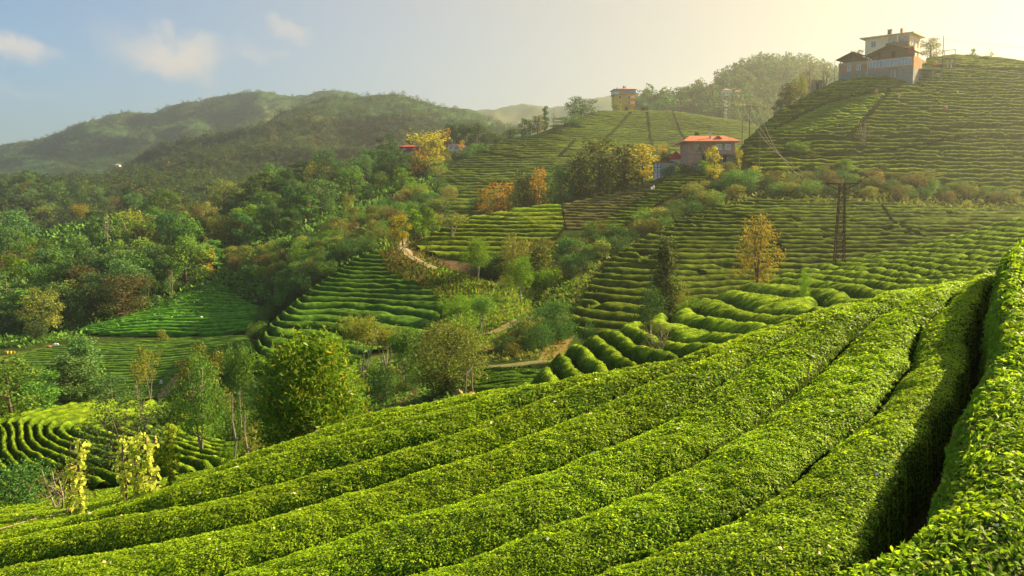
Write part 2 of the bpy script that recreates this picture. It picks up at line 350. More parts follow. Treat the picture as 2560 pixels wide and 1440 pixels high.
class Geo:
    """collects boxes, tubes and polygons into one mesh"""
    def __init__(s): s.V = []; s.F = []; s.M = []
    def poly(s, pts, m=0):
        n = len(s.V); s.V += [tuple(p) for p in pts]; s.F.append(list(range(n, n + len(pts)))); s.M.append(m); return s
    def box(s, x0, x1, y0, y1, z0, z1, m=0):
        n = len(s.V)
        s.V += [(x, y, z) for z in (z0, z1) for y in (y0, y1) for x in (x0, x1)]
        for f in ((0, 2, 3, 1), (4, 5, 7, 6), (0, 1, 5, 4), (2, 6, 7, 3), (0, 4, 6, 2), (1, 3, 7, 5)):
            s.F.append([n + i for i in f]); s.M.append(m)
        return s
    def prism(s, pts, ax, a0, a1, m=0):
        """pts: 2-D outline, extruded along axis ax ('x' or 'y' or 'z')"""
        n = len(s.V); k = len(pts)
        for a in (a0, a1):
            for (p, q) in pts:
                s.V.append({'x': (a, p, q), 'y': (p, a, q), 'z': (p, q, a)}[ax])
        s.F.append([n + i for i in range(k)][::-1]); s.M.append(m); s.F.append([n + k + i for i in range(k)]); s.M.append(m)
        for i in range(k):
            j = (i + 1) % k; s.F.append([n + i, n + j, n + k + j, n + k + i]); s.M.append(m)
        return s
    def tube(s, pts, rad, seg=6, m=0, cap=True):
        pts = [Vector(p) for p in pts]; k = len(pts)
        if not hasattr(rad, '__len__'): rad = [rad] * k
        n = len(s.V)
        for i, p in enumerate(pts):
            t = (pts[min(i + 1, k - 1)] - pts[max(i - 1, 0)])
            t = t.normalized() if t.length > 1e-9 else Vector((0, 0, 1))
            a = t.orthogonal() if abs(t.z) > 0.95 else t.cross(Vector((0, 0, 1)))
            a.normalize(); b = t.cross(a)
            for j in range(seg):
                q = 2 * math.pi * j / seg
                s.V.append(tuple(p + (a * math.cos(q) + b * math.sin(q)) * rad[i]))
        for i in range(k - 1):
            for j in range(seg):
                j2 = (j + 1) % seg
                s.F.append([n + i * seg + j, n + i * seg + j2, n + (i + 1) * seg + j2, n + (i + 1) * seg + j]); s.M.append(m)
        if cap:
            s.F.append([n + j for j in range(seg)][::-1]); s.M.append(m)
            s.F.append([n + (k - 1) * seg + j for j in range(seg)]); s.M.append(m)
        return s
    def blob(s, c, r, seed=0, m=0, seg=10, rings=6, rough=0.15):
        n = len(s.V); rg = random.Random(seed)
        for i in range(rings + 1):
            th = math.pi * i / rings
            for j in range(seg):
                ph = 2 * math.pi * j / seg; w = 1 + rg.uniform(-rough, rough)
                s.V.append((c[0] + r[0] * w * math.sin(th) * math.cos(ph), c[1] + r[1] * w * math.sin(th) * math.sin(ph), c[2] + r[2] * math.cos(th) * (w if 0 < i < rings else 1)))
        for i in range(rings):
            for j in range(seg):
                j2 = (j + 1) % seg
                s.F.append([n + i * seg + j, n + (i + 1) * seg + j, n + (i + 1) * seg + j2, n + i * seg + j2]); s.M.append(m)
        return s
    def mesh(s, name, mats, smooth=False):
        me = make_mesh(name, np.array(s.V), s.F, mats if isinstance(mats, (list, tuple)) else [mats], s.M)
        if smooth: me.polygons.foreach_set('use_smooth', np.ones(len(me.polygons), bool))
        return me
    def add(s, name, mats, parent=None, smooth=False, **tags):
        return obj(name, s.mesh(name, mats, smooth), parent, **tags)

def new_mat(name):
    m = bpy.data.materials.new(name); m.use_nodes = True
    nt = m.node_tree; nt.nodes.clear()
    return m, nt

def N(nt, t, ins=None, **kw):
    n = nt.nodes.new(t)
    for k, v in kw.items(): setattr(n, k, v)
    for k, v in (ins or {}).items():
        if hasattr(v, 'is_linked') or isinstance(v, bpy.types.NodeSocket): nt.links.new(v, n.inputs[k])
        else: n.inputs[k].default_value = v
    return n

def rgb(c): return (c[0], c[1], c[2], 1.0)

def mixcol(nt, fac, a, b, mode='MIX'):
    n = nt.nodes.new('ShaderNodeMix'); n.data_type = 'RGBA'; n.blend_type = mode
    for sock, v in (('Factor', fac), ('A', a), ('B', b)):
        i = n.inputs[sock] if sock == 'Factor' else [q for q in n.inputs if q.name == sock and q.type == 'RGBA'][0]
        if isinstance(v, bpy.types.NodeSocket): nt.links.new(v, i)
        else: i.default_value = rgb(v) if hasattr(v, '__len__') else v
    return [q for q in n.outputs if q.type == 'RGBA'][0]

def leaf_mat(name, c1, c2, c3=None, trans=0.35, vary=0.12, rough=0.7, spec=0.08, clump=0.0, clump_scale=2.0):
    """leaves: colour differs leaf by leaf and plant by plant, light shines through"""
    m, nt = new_mat(name)
    g = N(nt, 'ShaderNodeNewGeometry'); oi = N(nt, 'ShaderNodeObjectInfo')
    r = g.outputs['Random Per Island']
    col = mixcol(nt, r, c1, c2)
    if c3 is not None:
        st = N(nt, 'ShaderNodeMapRange', {'Value': r, 'From Min': 0.86, 'From Max': 0.95})
        col = mixcol(nt, st.outputs[0], col, c3)
    if clump:
        tcn = N(nt, 'ShaderNodeTexCoord')
        nz = N(nt, 'ShaderNodeTexNoise', {'Vector': tcn.outputs['Object'], 'Scale': clump_scale, 'Detail': 2})
        mr = N(nt, 'ShaderNodeMapRange', {'Value': nz.outputs['Fac'], 'From Min': 0.35, 'From Max': 0.65, 'To Min': 1 - clump, 'To Max': 1 + clump})
        hs0 = N(nt, 'ShaderNodeHueSaturation', {'Color': col, 'Value': mr.outputs[0]}); col = hs0.outputs[0]
    hmr = N(nt, 'ShaderNodeMapRange', {'Value': oi.outputs['Random'], 'To Min': 0.5 - vary * 0.10, 'To Max': 0.5 + vary * 0.10})
    vm = N(nt, 'ShaderNodeMath', {0: oi.outputs['Random'], 1: 7.31}, operation='MULTIPLY'); vf = N(nt, 'ShaderNodeMath', {0: vm.outputs[0]}, operation='FRACT')
    vmr = N(nt, 'ShaderNodeMapRange', {'Value': vf.outputs[0], 'To Min': 1 - vary * 2.2, 'To Max': 1 + vary * 2.2})
    hs = N(nt, 'ShaderNodeHueSaturation', {'Color': col, 'Hue': hmr.outputs[0], 'Value': vmr.outputs[0]})
    p = N(nt, 'ShaderNodeBsdfPrincipled', {'Base Color': hs.outputs[0], 'Roughness': rough, 'Specular IOR Level': spec})
    tcol = mixcol(nt, 0.5, hs.outputs[0], (1.0, 0.92, 0.25), 'MULTIPLY')
    tcol = N(nt, 'ShaderNodeHueSaturation', {'Color': tcol, 'Value': 1.7}).outputs[0]
    t = N(nt, 'ShaderNodeBsdfTranslucent', {'Color': tcol})
    mx = N(nt, 'ShaderNodeMixShader', {0: trans, 1: p.outputs[0], 2: t.outputs[0]})
    N(nt, 'ShaderNodeOutputMaterial', {'Surface': mx.outputs[0]})
    return m

def plain_mat(name, col, rough=0.8, var=0.15, scale=3.0, col2=None, bump=0.0, spec=0.3, metallic=0.0, bscale=None, stretch=None):
    m, nt = new_mat(name)
    tcn = N(nt, 'ShaderNodeTexCoord')
    vec = tcn.outputs['Object']
    if stretch:
        vec = N(nt, 'ShaderNodeMapping', {'Vector': vec, 'Scale': stretch}).outputs[0]
    nz = N(nt, 'ShaderNodeTexNoise', {'Vector': vec, 'Scale': scale, 'Detail': 5, 'Roughness': 0.6})
    c2 = col2 if col2 is not None else tuple(max(c * (1 - 2.2 * var), 0) for c in col)
    mr = N(nt, 'ShaderNodeMapRange', {'Value': nz.outputs['Fac'], 'From Min': 0.3, 'From Max': 0.7})
    c = mixcol(nt, mr.outputs[0], c2, col)
    p = N(nt, 'ShaderNodeBsdfPrincipled', {'Base Color': c, 'Roughness': rough, 'Specular IOR Level': spec, 'Metallic': metallic})
    if bump:
        nb = N(nt, 'ShaderNodeTexNoise', {'Vector': vec, 'Scale': bscale or scale * 4, 'Detail': 4})
        b = N(nt, 'ShaderNodeBump', {'Height': nb.outputs['Fac'], 'Strength': bump, 'Distance': 0.05}); nt.links.new(b.outputs[0], p.inputs['Normal'])
    N(nt, 'ShaderNodeOutputMaterial', {'Surface': p.outputs[0]})
    return m

def brick_mat(name, c1, c2, mortar, scale=1.0):
    m, nt = new_mat(name)
    tcn = N(nt, 'ShaderNodeTexCoord')
    sep = N(nt, 'ShaderNodeSeparateXYZ', {0: tcn.outputs['Object']})
    ad = N(nt, 'ShaderNodeMath', {0: sep.outputs[0], 1: sep.outputs[1]}, operation='ADD')
    cb = N(nt, 'ShaderNodeCombineXYZ', {0: ad.outputs[0], 1: sep.outputs[2]})
    br = N(nt, 'ShaderNodeTexBrick', {'Vector': cb.outputs[0], 'Color1': rgb(c1), 'Color2': rgb(c2), 'Mortar': rgb(mortar), 'Scale': scale, 'Mortar Size': 0.018, 'Brick Width': 0.4, 'Row Height': 0.22})
    nz = N(nt, 'ShaderNodeTexNoise', {'Vector': tcn.outputs['Object'], 'Scale': 0.9, 'Detail': 5})
    mr = N(nt, 'ShaderNodeMapRange', {'Value': nz.outputs['Fac'], 'From Min': 0.3, 'From Max': 0.75, 'To Min': 0.75, 'To Max': 1.15})
    hs = N(nt, 'ShaderNodeHueSaturation', {'Color': br.outputs['Color'], 'Value': mr.outputs[0]})
    p = N(nt, 'ShaderNodeBsdfPrincipled', {'Base Color': hs.outputs[0], 'Roughness': 0.9, 'Specular IOR Level': 0.15})
    N(nt, 'ShaderNodeOutputMaterial', {'Surface': p.outputs[0]})
    return m

def hedge_mat(name, dark, mid, light, leaf=22.0, trans=0.12):
    """clipped tea seen from farther off: a mottle of leaves, shoots and gaps between them"""
    m, nt = new_mat(name)
    tcn = N(nt, 'ShaderNodeTexCoord'); g = N(nt, 'ShaderNodeNewGeometry'); oi = N(nt, 'ShaderNodeObjectInfo')
    v = N(nt, 'ShaderNodeTexVoronoi', {'Vector': tcn.outputs['Object'], 'Scale': leaf})
    nz = N(nt, 'ShaderNodeTexNoise', {'Vector': tcn.outputs['Object'], 'Scale': 1.1, 'Detail': 4})
    sep = N(nt, 'ShaderNodeSeparateXYZ', {0: v.outputs['Color']})
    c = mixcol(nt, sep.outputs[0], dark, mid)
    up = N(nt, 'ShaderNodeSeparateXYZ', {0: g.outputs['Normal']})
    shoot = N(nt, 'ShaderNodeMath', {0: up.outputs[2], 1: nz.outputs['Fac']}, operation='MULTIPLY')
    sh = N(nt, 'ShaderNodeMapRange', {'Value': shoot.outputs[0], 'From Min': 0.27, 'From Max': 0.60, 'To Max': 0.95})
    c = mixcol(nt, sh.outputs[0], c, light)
    vmr = N(nt, 'ShaderNodeMapRange', {'Value': oi.outputs['Random'], 'To Min': 0.78, 'To Max': 1.2})
    hs = N(nt, 'ShaderNodeHueSaturation', {'Color': c, 'Value': vmr.outputs[0]})
    p = N(nt, 'ShaderNodeBsdfPrincipled', {'Base Color': hs.outputs[0], 'Roughness': 0.95, 'Specular IOR Level': 0.02})
    b = N(nt, 'ShaderNodeBump', {'Height': v.outputs['Distance'], 'Strength': 0.6, 'Distance': 0.06}); nt.links.new(b.outputs[0], p.inputs['Normal'])
    t = N(nt, 'ShaderNodeBsdfTranslucent', {'Color': hs.outputs[0]})
    mx = N(nt, 'ShaderNodeMixShader', {0: trans, 1: p.outputs[0], 2: t.outputs[0]})
    N(nt, 'ShaderNodeOutputMaterial', {'Surface': mx.outputs[0]})
    return m

def ground_mat():
    m, nt = new_mat('earth_and_plants')
    at = N(nt, 'ShaderNodeVertexColor', layer_name='cover'); tcn = N(nt, 'ShaderNodeTexCoord')
    n1 = N(nt, 'ShaderNodeTexNoise', {'Vector': tcn.outputs['Object'], 'Scale': 0.35, 'Detail': 8, 'Roughness': 0.7})
    n2 = N(nt, 'ShaderNodeTexNoise', {'Vector': tcn.outputs['Object'], 'Scale': 5.0, 'Detail': 4, 'Roughness': 0.7})
    mr = N(nt, 'ShaderNodeMapRange', {'Value': n1.outputs['Fac'], 'From Min': 0.3, 'From Max': 0.7, 'To Min': 0.55, 'To Max': 1.45})
    mr2 = N(nt, 'ShaderNodeMapRange', {'Value': n2.outputs['Fac'], 'From Min': 0.3, 'From Max': 0.7, 'To Min': 0.7, 'To Max': 1.3})
    mu = N(nt, 'ShaderNodeMath', {0: mr.outputs[0], 1: mr2.outputs[0]}, operation='MULTIPLY')
    hs = N(nt, 'ShaderNodeHueSaturation', {'Color': at.outputs['Color'], 'Value': mu.outputs[0]})
    p = N(nt, 'ShaderNodeBsdfPrincipled', {'Base Color': hs.outputs[0], 'Roughness': 1.0, 'Specular IOR Level': 0.0})
    b = N(nt, 'ShaderNodeBump', {'Height': n2.outputs['Fac'], 'Strength': 0.6, 'Distance': 0.25}); nt.links.new(b.outputs[0], p.inputs['Normal'])
    N(nt, 'ShaderNodeOutputMaterial', {'Surface': p.outputs[0]})
    return m

ORD = ('first second third fourth fifth sixth seventh eighth ninth tenth eleventh twelfth thirteenth fourteenth fifteenth sixteenth '
       'seventeenth eighteenth nineteenth').split()
def ordinal(n):
    """n from 1"""
    if n <= 19: return ORD[n - 1]
    tens = ['twent', 'thirt', 'fort', 'fift', 'sixt', 'sevent', 'eight', 'ninet'][n // 10 - 2] if n < 100 else 'hundred'
    if n >= 100: return 'hundredth' if n == 100 else 'hundred-and-' + ordinal(n - 100)
    return tens + 'ieth' if n % 10 == 0 else tens + 'y-' + ORD[n % 10 - 1]

def in_poly(u, v, poly):
    u = np.asarray(u); v = np.asarray(v)
    ins = np.zeros(u.shape, bool); n = len(poly)
    for i in range(n):
        (x0, y0), (x1, y1) = poly[i], poly[(i + 1) % n]
        c = ((y0 > v) != (y1 > v))
        with np.errstate(divide='ignore', invalid='ignore'):
            ins ^= c & (u < (x1 - x0) * (v - y0) / (y1 - y0 + 1e-12) + x0)
    return ins

# which ground point is seen at each column: envelope of the profile
_ENV_U = np.arange(-80, 2641, 4.0)
_ENV = []
_mY = GY[GY > 2.0]
for _u in _ENV_U:
    _x = (_u - 1280) / F_PX * _mY
    for _ in range(2):
        _z = ground(_x, _mY); _x = (_u - 1280) / F_PX * (_mY * CP - _z * SP)
    _z = ground(_x, _mY); _, _vv = project(_x, _mY, _z)
    _ENV.append(np.minimum.accumulate(_vv))
_ENV = np.array(_ENV)
def hits(u, v):
    """vectorised: ground points seen at (u, v) -> x, y, z (nan where sky)"""
    u = np.asarray(u, float); v = np.asarray(v, float)
    ci = np.clip(np.round((u - _ENV_U[0]) / 4).astype(int), 0, len(_ENV_U) - 1)
    out = np.full((len(u), 3), np.nan)
    for c in np.unique(ci):
        w = np.where(ci == c)[0]
        k = np.searchsorted(-_ENV[c], -v[w])
        ok = k < len(_mY)
        kk = np.clip(k, 1, len(_mY) - 1)
        v0 = _ENV[c][kk - 1]; v1 = _ENV[c][kk]
        t = np.clip((v0 - v[w]) / np.maximum(v0 - v1, 1e-6), 0, 1)
        y = np.where(k == 0, _mY[0], _mY[kk - 1] + (_mY[kk] - _mY[kk - 1]) * t)
        x = (u[w] - 1280) / F_PX * y
        z = ground(x, y); x = (u[w] - 1280) / F_PX * (y * CP - z * SP); z = ground(x, y)
        out[w] = np.where(ok[:, None], np.stack([x, y, z], 1), np.nan)
    return out

# ------------------------------------------------------------------ tea fields: where they lie and how their rows run
def tps_fit(P, k, reg=1e-3):
    P = np.array(P, float); k = np.array(k, float); c = P.mean(0); s = P.std()
    Q = (P - c) / s; n = len(Q)
    d = np.sqrt(((Q[:, None] - Q[None]) ** 2).sum(2)); U = np.where(d > 0, d * d * np.log(d + 1e-12), 0) + reg * np.eye(n)
    A = np.zeros((n + 3, n + 3)); A[:n, :n] = U; A[:n, n] = 1; A[:n, n + 1:] = Q; A[n, :n] = 1; A[n + 1:, :n] = Q.T
    w = np.linalg.solve(A, np.concatenate([k, np.zeros(3)]))
    def f(x, y):
        x = np.asarray(x, float); sh = x.shape; X = np.stack([x.ravel(), np.asarray(y, float).ravel()], 1); out = np.empty(len(X))
        for i in range(0, len(X), 40000):
            q = (X[i:i + 40000] - c) / s
            d2 = ((q[:, None] - Q[None]) ** 2).sum(2)
            out[i:i + 40000] = (0.5 * d2 * np.log(d2 + 1e-12)) @ w[:n] + w[n] + q @ w[n + 1:]
        return out.reshape(sh)
    return f

def densify(line, n=9):
    L = np.array(line, float); t = np.linspace(0, len(L) - 1, n)
    return np.stack([np.interp(t, range(len(L)), L[:, 0]), np.interp(t, range(len(L)), L[:, 1])], 1)

def lines_phi(lines, proj, reg=1e-3, n=9):
    P, K = [], []
    for k, ln in lines:
        for (u, v) in densify(ln, n):
            p = proj(u, v)
            if p is not None and np.isfinite(p[0]): P.append(p[:2]); K.append(k)
    return tps_fit(P, K, reg)

# gaps between the rows of the slope at the camera's feet, near -> far
FG_LINES = [
 (0.10, [(2492, 680), (2474, 722), (2450, 779), (2378, 907), (2367, 984), (2322, 1073), (2278, 1162), (2239, 1240), (2183, 1334), (2144, 1418)]),
 (1, [(2478, 676), (2440, 715), (2400, 757), (2322, 868), (2228, 990), (2155, 1068), (2000, 1190), (1822, 1301), (1700, 1364), (1531, 1415)]),
 (2, [(2318, 718), (2226, 789), (2100, 896), (1989, 973), (1822, 1090), (1700, 1170), (1574, 1214), (1408, 1306), (1254, 1358), (1046, 1432)]),
 (3, [(2190, 725), (2010, 820), (1867, 918), (1739, 1001), (1626, 1063), (1443, 1147), (1310, 1204), (1109, 1267), (888, 1330), (668, 1395), (562, 1430)]),
 (4, [(1900, 835), (1767, 907), (1600, 973), (1380, 1067), (1180, 1144), (976, 1207), (800, 1256), (598, 1318), (352, 1367), (105, 1402)]),
 (5, [(1700, 903), (1503, 961), (1292, 1038), (1152, 1088), (976, 1151), (800, 1187), (668, 1226), (527, 1265), (299, 1300), (0, 1349)]),
 (6, [(1420, 955), (1246, 993), (1116, 1031), (976, 1070), (800, 1116), (668, 1146), (527, 1188), (387, 1240)]),
]
FG_HIGH = [(-0.3, [(2500, 665), (2494, 720), (2492, 800), (2500, 900)]), (-1.0, [(2600, 650), (2612, 720), (2640, 800), (2700, 900)])]
def _fg_fit():
    P, K = [], []
    for lines, h in ((FG_LINES, 2.9), (FG_HIGH, 2.6)):
        for k, ln in lines:
            for (u, v) in densify(ln, 9):
                Y = plane_y(u, v, h); t_ = (u - 1280) / F_PX; P.append((t_ * (Y * CP + h * SP) / (1 + 0.22 * SP * t_), Y)); K.append(k)
    return tps_fit(P, K, 1.2e-2)
fg_phi = _fg_fit()

def _hproj(u, v):
    h = hits(np.array([u]), np.array([v + 6.0]))[0]
    return h if np.isfinite(h[0]) and h[1] > 30 else None
H_LINES = [
 (0, [(1350, 905), (1400, 955)]), (1, [(1400, 884), (1450, 940)]), (2, [(1440, 866), (1510, 925)]), (3, [(1485, 850), (1570, 905)]),
 (4, [(1528, 834), (1620, 887)]), (5, [(1575, 822), (1680, 878)]), (6, [(1640, 802), (1760, 835), (1830, 855)]), (7, [(1715, 780), (1800, 812), (1900, 832)]),
 (8, [(1785, 757), (1863, 789), (1934, 803)]), (9, [(1828, 732), (1934, 750), (2059, 760)]), (10, [(1870, 714), (1998, 725), (2119, 750)]),
 (11, [(1909, 699), (2041, 711), (2165, 732)]), (12, [(1945, 690), (2094, 700), (2205, 721)]), (13, [(1991, 680), (2148, 689), (2261, 716)]),
 (14, [(2041, 668), (2219, 682), (2318, 708)]), (16, [(2140, 652), (2330, 668), (2440, 688)]), (18, [(2230, 636), (2400, 646), (2540, 664)]),
 (20, [(2310, 612), (2440, 622), (2555, 628)]), (23, [(2420, 582), (2500, 586), (2558, 590)]), (25, [(2500, 562), (2558, 562)])]
h_phi = lines_phi(H_LINES, _hproj, 2e-3, 6)

_z7 = lambda pts: [(x / 2.667, 800 + y / 2.667) for x, y in pts]
CURVE_LINES = [
 (0, _z7([(40, 800), (10, 860), (20, 960), (90, 1040)])),
 (1, _z7([(75, 760), (50, 850), (70, 940), (160, 1010), (390, 1130)])), (2, _z7([(120, 745), (95, 830), (130, 920), (230, 1000), (430, 1100)])),
 (3, _z7([(500, 600), (250, 670), (175, 725), (155, 800), (190, 880), (290, 950), (430, 1010), (640, 1080)])),
 (4, _z7([(600, 615), (330, 660), (235, 710), (220, 780), (260, 840), (340, 900), (520, 970), (700, 1040)])),
 (5, _z7([(680, 645), (400, 690), (290, 720), (270, 760), (320, 830), (420, 880), (600, 930), (760, 980)])),
 (7, _z7([(680, 700), (500, 725), (440, 770), (520, 830), (700, 880)]))]
def _cproj(u, v):
    h = hits(np.array([u]), np.array([v + 3.0]))[0]
    return h if np.isfinite(h[0]) and h[1] > 38 else None
c_phi = lines_phi(CURVE_LINES, _cproj, 4e-3)

def contour(dz, tilt=0.0, ytilt=0.0, wave=0.18, ws=9.0):
    return lambda x, y: (ground(x, y) + tilt * x + ytilt * y + wave * fbm(x / ws, y / ws, 31, 3)) / dz

# name, layers, outline in the photograph, (Ymin, Ymax), cell (x, y), hedge height, rows, gap, kind
PLOT = [(1935, 328), (2000, 292), (2080, 257), (2190, 232), (2215, 238), (2180, 275), (2150, 312), (2080, 322), (1990, 342)]
FIELDS = [
 dict(name='near', where='near slope', layers=('FG',), poly=None, yr=(2.4, 15.5), cell=(0.05, 0.05), h=0.72, phi=fg_phi, gap=0.055, shallow=0.75, lump=0.07, mat='near', phimin=-1.0),
 dict(name='lower', where='near slope', layers=('FG',), poly=None, yr=(15.5, 34), cell=(0.13, 0.11), h=0.6, phi=fg_phi, gap=0.07, shallow=0.75, lump=0.12, mat='near', phimin=-1.0),
 dict(name='ridge', where='pylon ridge', layers=('H',), poly=[(1270, 1000), (1340, 900), (1480, 835), (1640, 780), (1800, 725), (2040, 650), (2300, 598), (2620, 520), (2700, 900), (1500, 1100)], yr=(36, 122), cell=(0.15, 0.13), h=1.0, phi=h_phi, gap=0.17, shallow=0.15, lump=0.2, mat='ridge'),
 dict(name='curve', where='curving field', layers=('V',), poly=[(-60, 1060), (0, 1048), (100, 1034), (260, 1016), (420, 1018), (540, 1090), (600, 1170), (430, 1260), (-60, 1300)], yr=(40, 84), cell=(0.15, 0.14), h=0.8, phi=c_phi, gap=0.18, lump=0.15, mat='ridge'),
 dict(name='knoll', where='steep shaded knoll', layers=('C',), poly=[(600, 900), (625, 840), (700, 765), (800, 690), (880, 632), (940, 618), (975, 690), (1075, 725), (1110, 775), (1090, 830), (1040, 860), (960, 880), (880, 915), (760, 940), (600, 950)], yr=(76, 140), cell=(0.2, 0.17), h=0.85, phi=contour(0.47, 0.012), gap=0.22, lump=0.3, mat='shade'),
 dict(name='spur', where='terrace above the dirt track', layers=('D',), poly=[(1040, 625), (1060, 600), (1110, 575), (1200, 538), (1310, 516), (1402, 508), (1412, 575), (1392, 600), (1330, 625), (1210, 655), (1100, 648)], yr=(125, 182), cell=(0.25, 0.2), h=0.8, phi=contour(0.66), gap=0.22, lump=0.22, mat='far'),
 dict(name='brown', where='brown pruned slope under the brick house', layers=('D', 'G'), poly=[(1880, 424), (1905, 470), (1800, 500), (1650, 552), (1600, 570), (1560, 574), (1640, 520), (1720, 475), (1790, 445)], yr=(130, 190), cell=(0.26, 0.22), h=0.45, phi=contour(0.55, 0.02), gap=0.25, lump=0.4, mat='brown'),
 dict(name='strip', where='green strip across the pruned slope', layers=('D', 'G'), poly=[(1790, 443), (1720, 473), (1640, 518), (1560, 572), (1480, 572), (1600, 500), (1690, 428), (1780, 436)], yr=(130, 190), cell=(0.26, 0.22), h=0.7, phi=contour(0.58, 0.02), gap=0.25, lump=0.4, mat='far'),
 dict(name='thinned', where='thinned tea right of the terrace', layers=('D', 'G'), poly=[(1404, 508), (1600, 461), (1685, 428), (1598, 500), (1478, 574), (1414, 576)], yr=(130, 190), cell=(0.26, 0.22), h=0.45, phi=contour(0.5, 0.02), gap=0.25, lump=0.5, brk=0.5, mat='mixed'),
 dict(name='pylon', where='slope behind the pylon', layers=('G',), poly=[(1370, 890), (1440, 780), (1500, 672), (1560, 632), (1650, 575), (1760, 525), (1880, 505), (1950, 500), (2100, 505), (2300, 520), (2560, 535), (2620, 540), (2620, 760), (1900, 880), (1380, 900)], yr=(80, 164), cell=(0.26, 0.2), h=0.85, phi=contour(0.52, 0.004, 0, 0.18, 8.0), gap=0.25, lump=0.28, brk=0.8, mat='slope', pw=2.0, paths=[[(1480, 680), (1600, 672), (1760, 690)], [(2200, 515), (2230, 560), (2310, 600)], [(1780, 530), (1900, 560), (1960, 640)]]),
 dict(name='upper', where='hillside below the white house', layers=('G',), poly=[(1850, 400), (1862, 345), (1900, 305), (1950, 262), (2000, 235), (2060, 212), (2200, 192), (2300, 170), (2330, 135), (2420, 125), (2620, 150), (2620, 500), (2420, 470), (2280, 448), (2150, 440), (2020, 425), (1950, 440), (1890, 425)], yr=(163, 262), cell=(0.34, 0.26), h=1.05, phi=contour(0.88, 0.01, 0, 0.4, 9.0), gap=0.26, lump=0.4, brk=0.72, mat='far', holes=[PLOT], paths=[[(2222, 232), (2188, 275), (2150, 320), (2120, 350)], [(1890, 368), (2050, 354), (2200, 352), (2400, 324), (2570, 318)], [(1950, 398), (2200, 386), (2400, 352), (2570, 346)], [(2330, 168), (2400, 172), (2570, 182)]]),
 dict(name='plot', where='young bright plot on the sunlit hillside', layers=('G',), poly=PLOT, yr=(163, 262), cell=(0.34, 0.26), h=0.8, phi=contour(0.62, 0.01, 0, 0.5, 5.0), gap=0.26, lump=0.5, brk=0.5, mat='young'),
 dict(name='bright', where='bright green valley field', layers=('B',), poly=[(60, 870), (200, 818), (300, 775), (400, 730), (480, 692), (545, 665), (640, 690), (670, 740), (655, 800), (610, 836), (300, 860), (80, 870)], yr=(134, 206), cell=(0.3, 0.24), h=0.8, phi=lambda x, y: (y + 0.14 * x + 2.2 * fbm(x / 16, y / 16, 12, 2)) / 2.5, gap=0.22, lump=0.25, mat='bright'),
 dict(name='floor', where='valley floor field', layers=('V',), poly=[(30, 895), (150, 866), (420, 850), (620, 836), (650, 900), (560, 945), (440, 940), (390, 1000), (250, 1012), (160, 1000), (60, 920)], yr=(84, 141), cell=(0.26, 0.22), h=0.45, phi=lambda x, y: (y + 0.16 * x + 1.1 * fbm(x / 10, y / 10, 8, 2)) / 1.6, gap=0.2, lump=0.3, mat='floor'),
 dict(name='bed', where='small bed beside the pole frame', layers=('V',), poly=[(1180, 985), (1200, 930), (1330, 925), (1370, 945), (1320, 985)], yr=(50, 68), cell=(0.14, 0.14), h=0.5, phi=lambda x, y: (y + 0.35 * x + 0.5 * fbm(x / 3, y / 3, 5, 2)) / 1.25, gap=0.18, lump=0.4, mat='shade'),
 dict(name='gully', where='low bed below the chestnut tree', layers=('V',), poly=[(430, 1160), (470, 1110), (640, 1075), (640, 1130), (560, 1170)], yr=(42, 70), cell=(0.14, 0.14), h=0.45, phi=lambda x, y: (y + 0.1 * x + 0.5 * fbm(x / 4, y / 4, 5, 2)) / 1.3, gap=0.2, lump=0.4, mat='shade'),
 dict(name='middle', where='middle hill', layers=('W',), poly=[(1085, 455), (1130, 420), (1190, 385), (1260, 352), (1400, 330), (1440, 300), (1500, 276), (1560, 272), (1700, 276), (1860, 300), (1920, 330), (1870, 420), (1650, 470), (1400, 470), (1260, 520), (1130, 560)], yr=(195, 442), cell=(0.5, 0.36), h=1.05, phi=contour(0.95, 0.01, 0, 0.3, 8.0), gap=0.24, lump=0.35, mat='old', pw=1.3, paths=[[(1575, 285), (1545, 320), (1505, 360), (1470, 400)], [(1682, 284), (1700, 335), (1740, 390), (1770, 430)], [(1618, 285), (1625, 350), (1640, 400)], [(1210, 385), (1300, 400), (1400, 395), (1440, 350)]]),  # 'old' is the same tea, darkened to imitate shade on this hill
 dict(name='left', where='small knoll in the valley wood', layers=('W',), poly=[(10, 620), (60, 585), (130, 565), (215, 543), (290, 528), (300, 545), (230, 575), (150, 610), (60, 640)], yr=(230, 310), cell=(0.45, 0.36), h=0.7, phi=contour(0.85), gap=0.22, lump=0.3, mat='shade'),
 dict(name='clearing', where='clearing in the valley wood', layers=('W',), poly=[(150, 700), (140, 650), (170, 620), (240, 618), (285, 640), (280, 680)], yr=(190, 262), cell=(0.45, 0.36), h=0.7, phi=contour(0.85), gap=0.22, lump=0.3, mat='shade'),
]

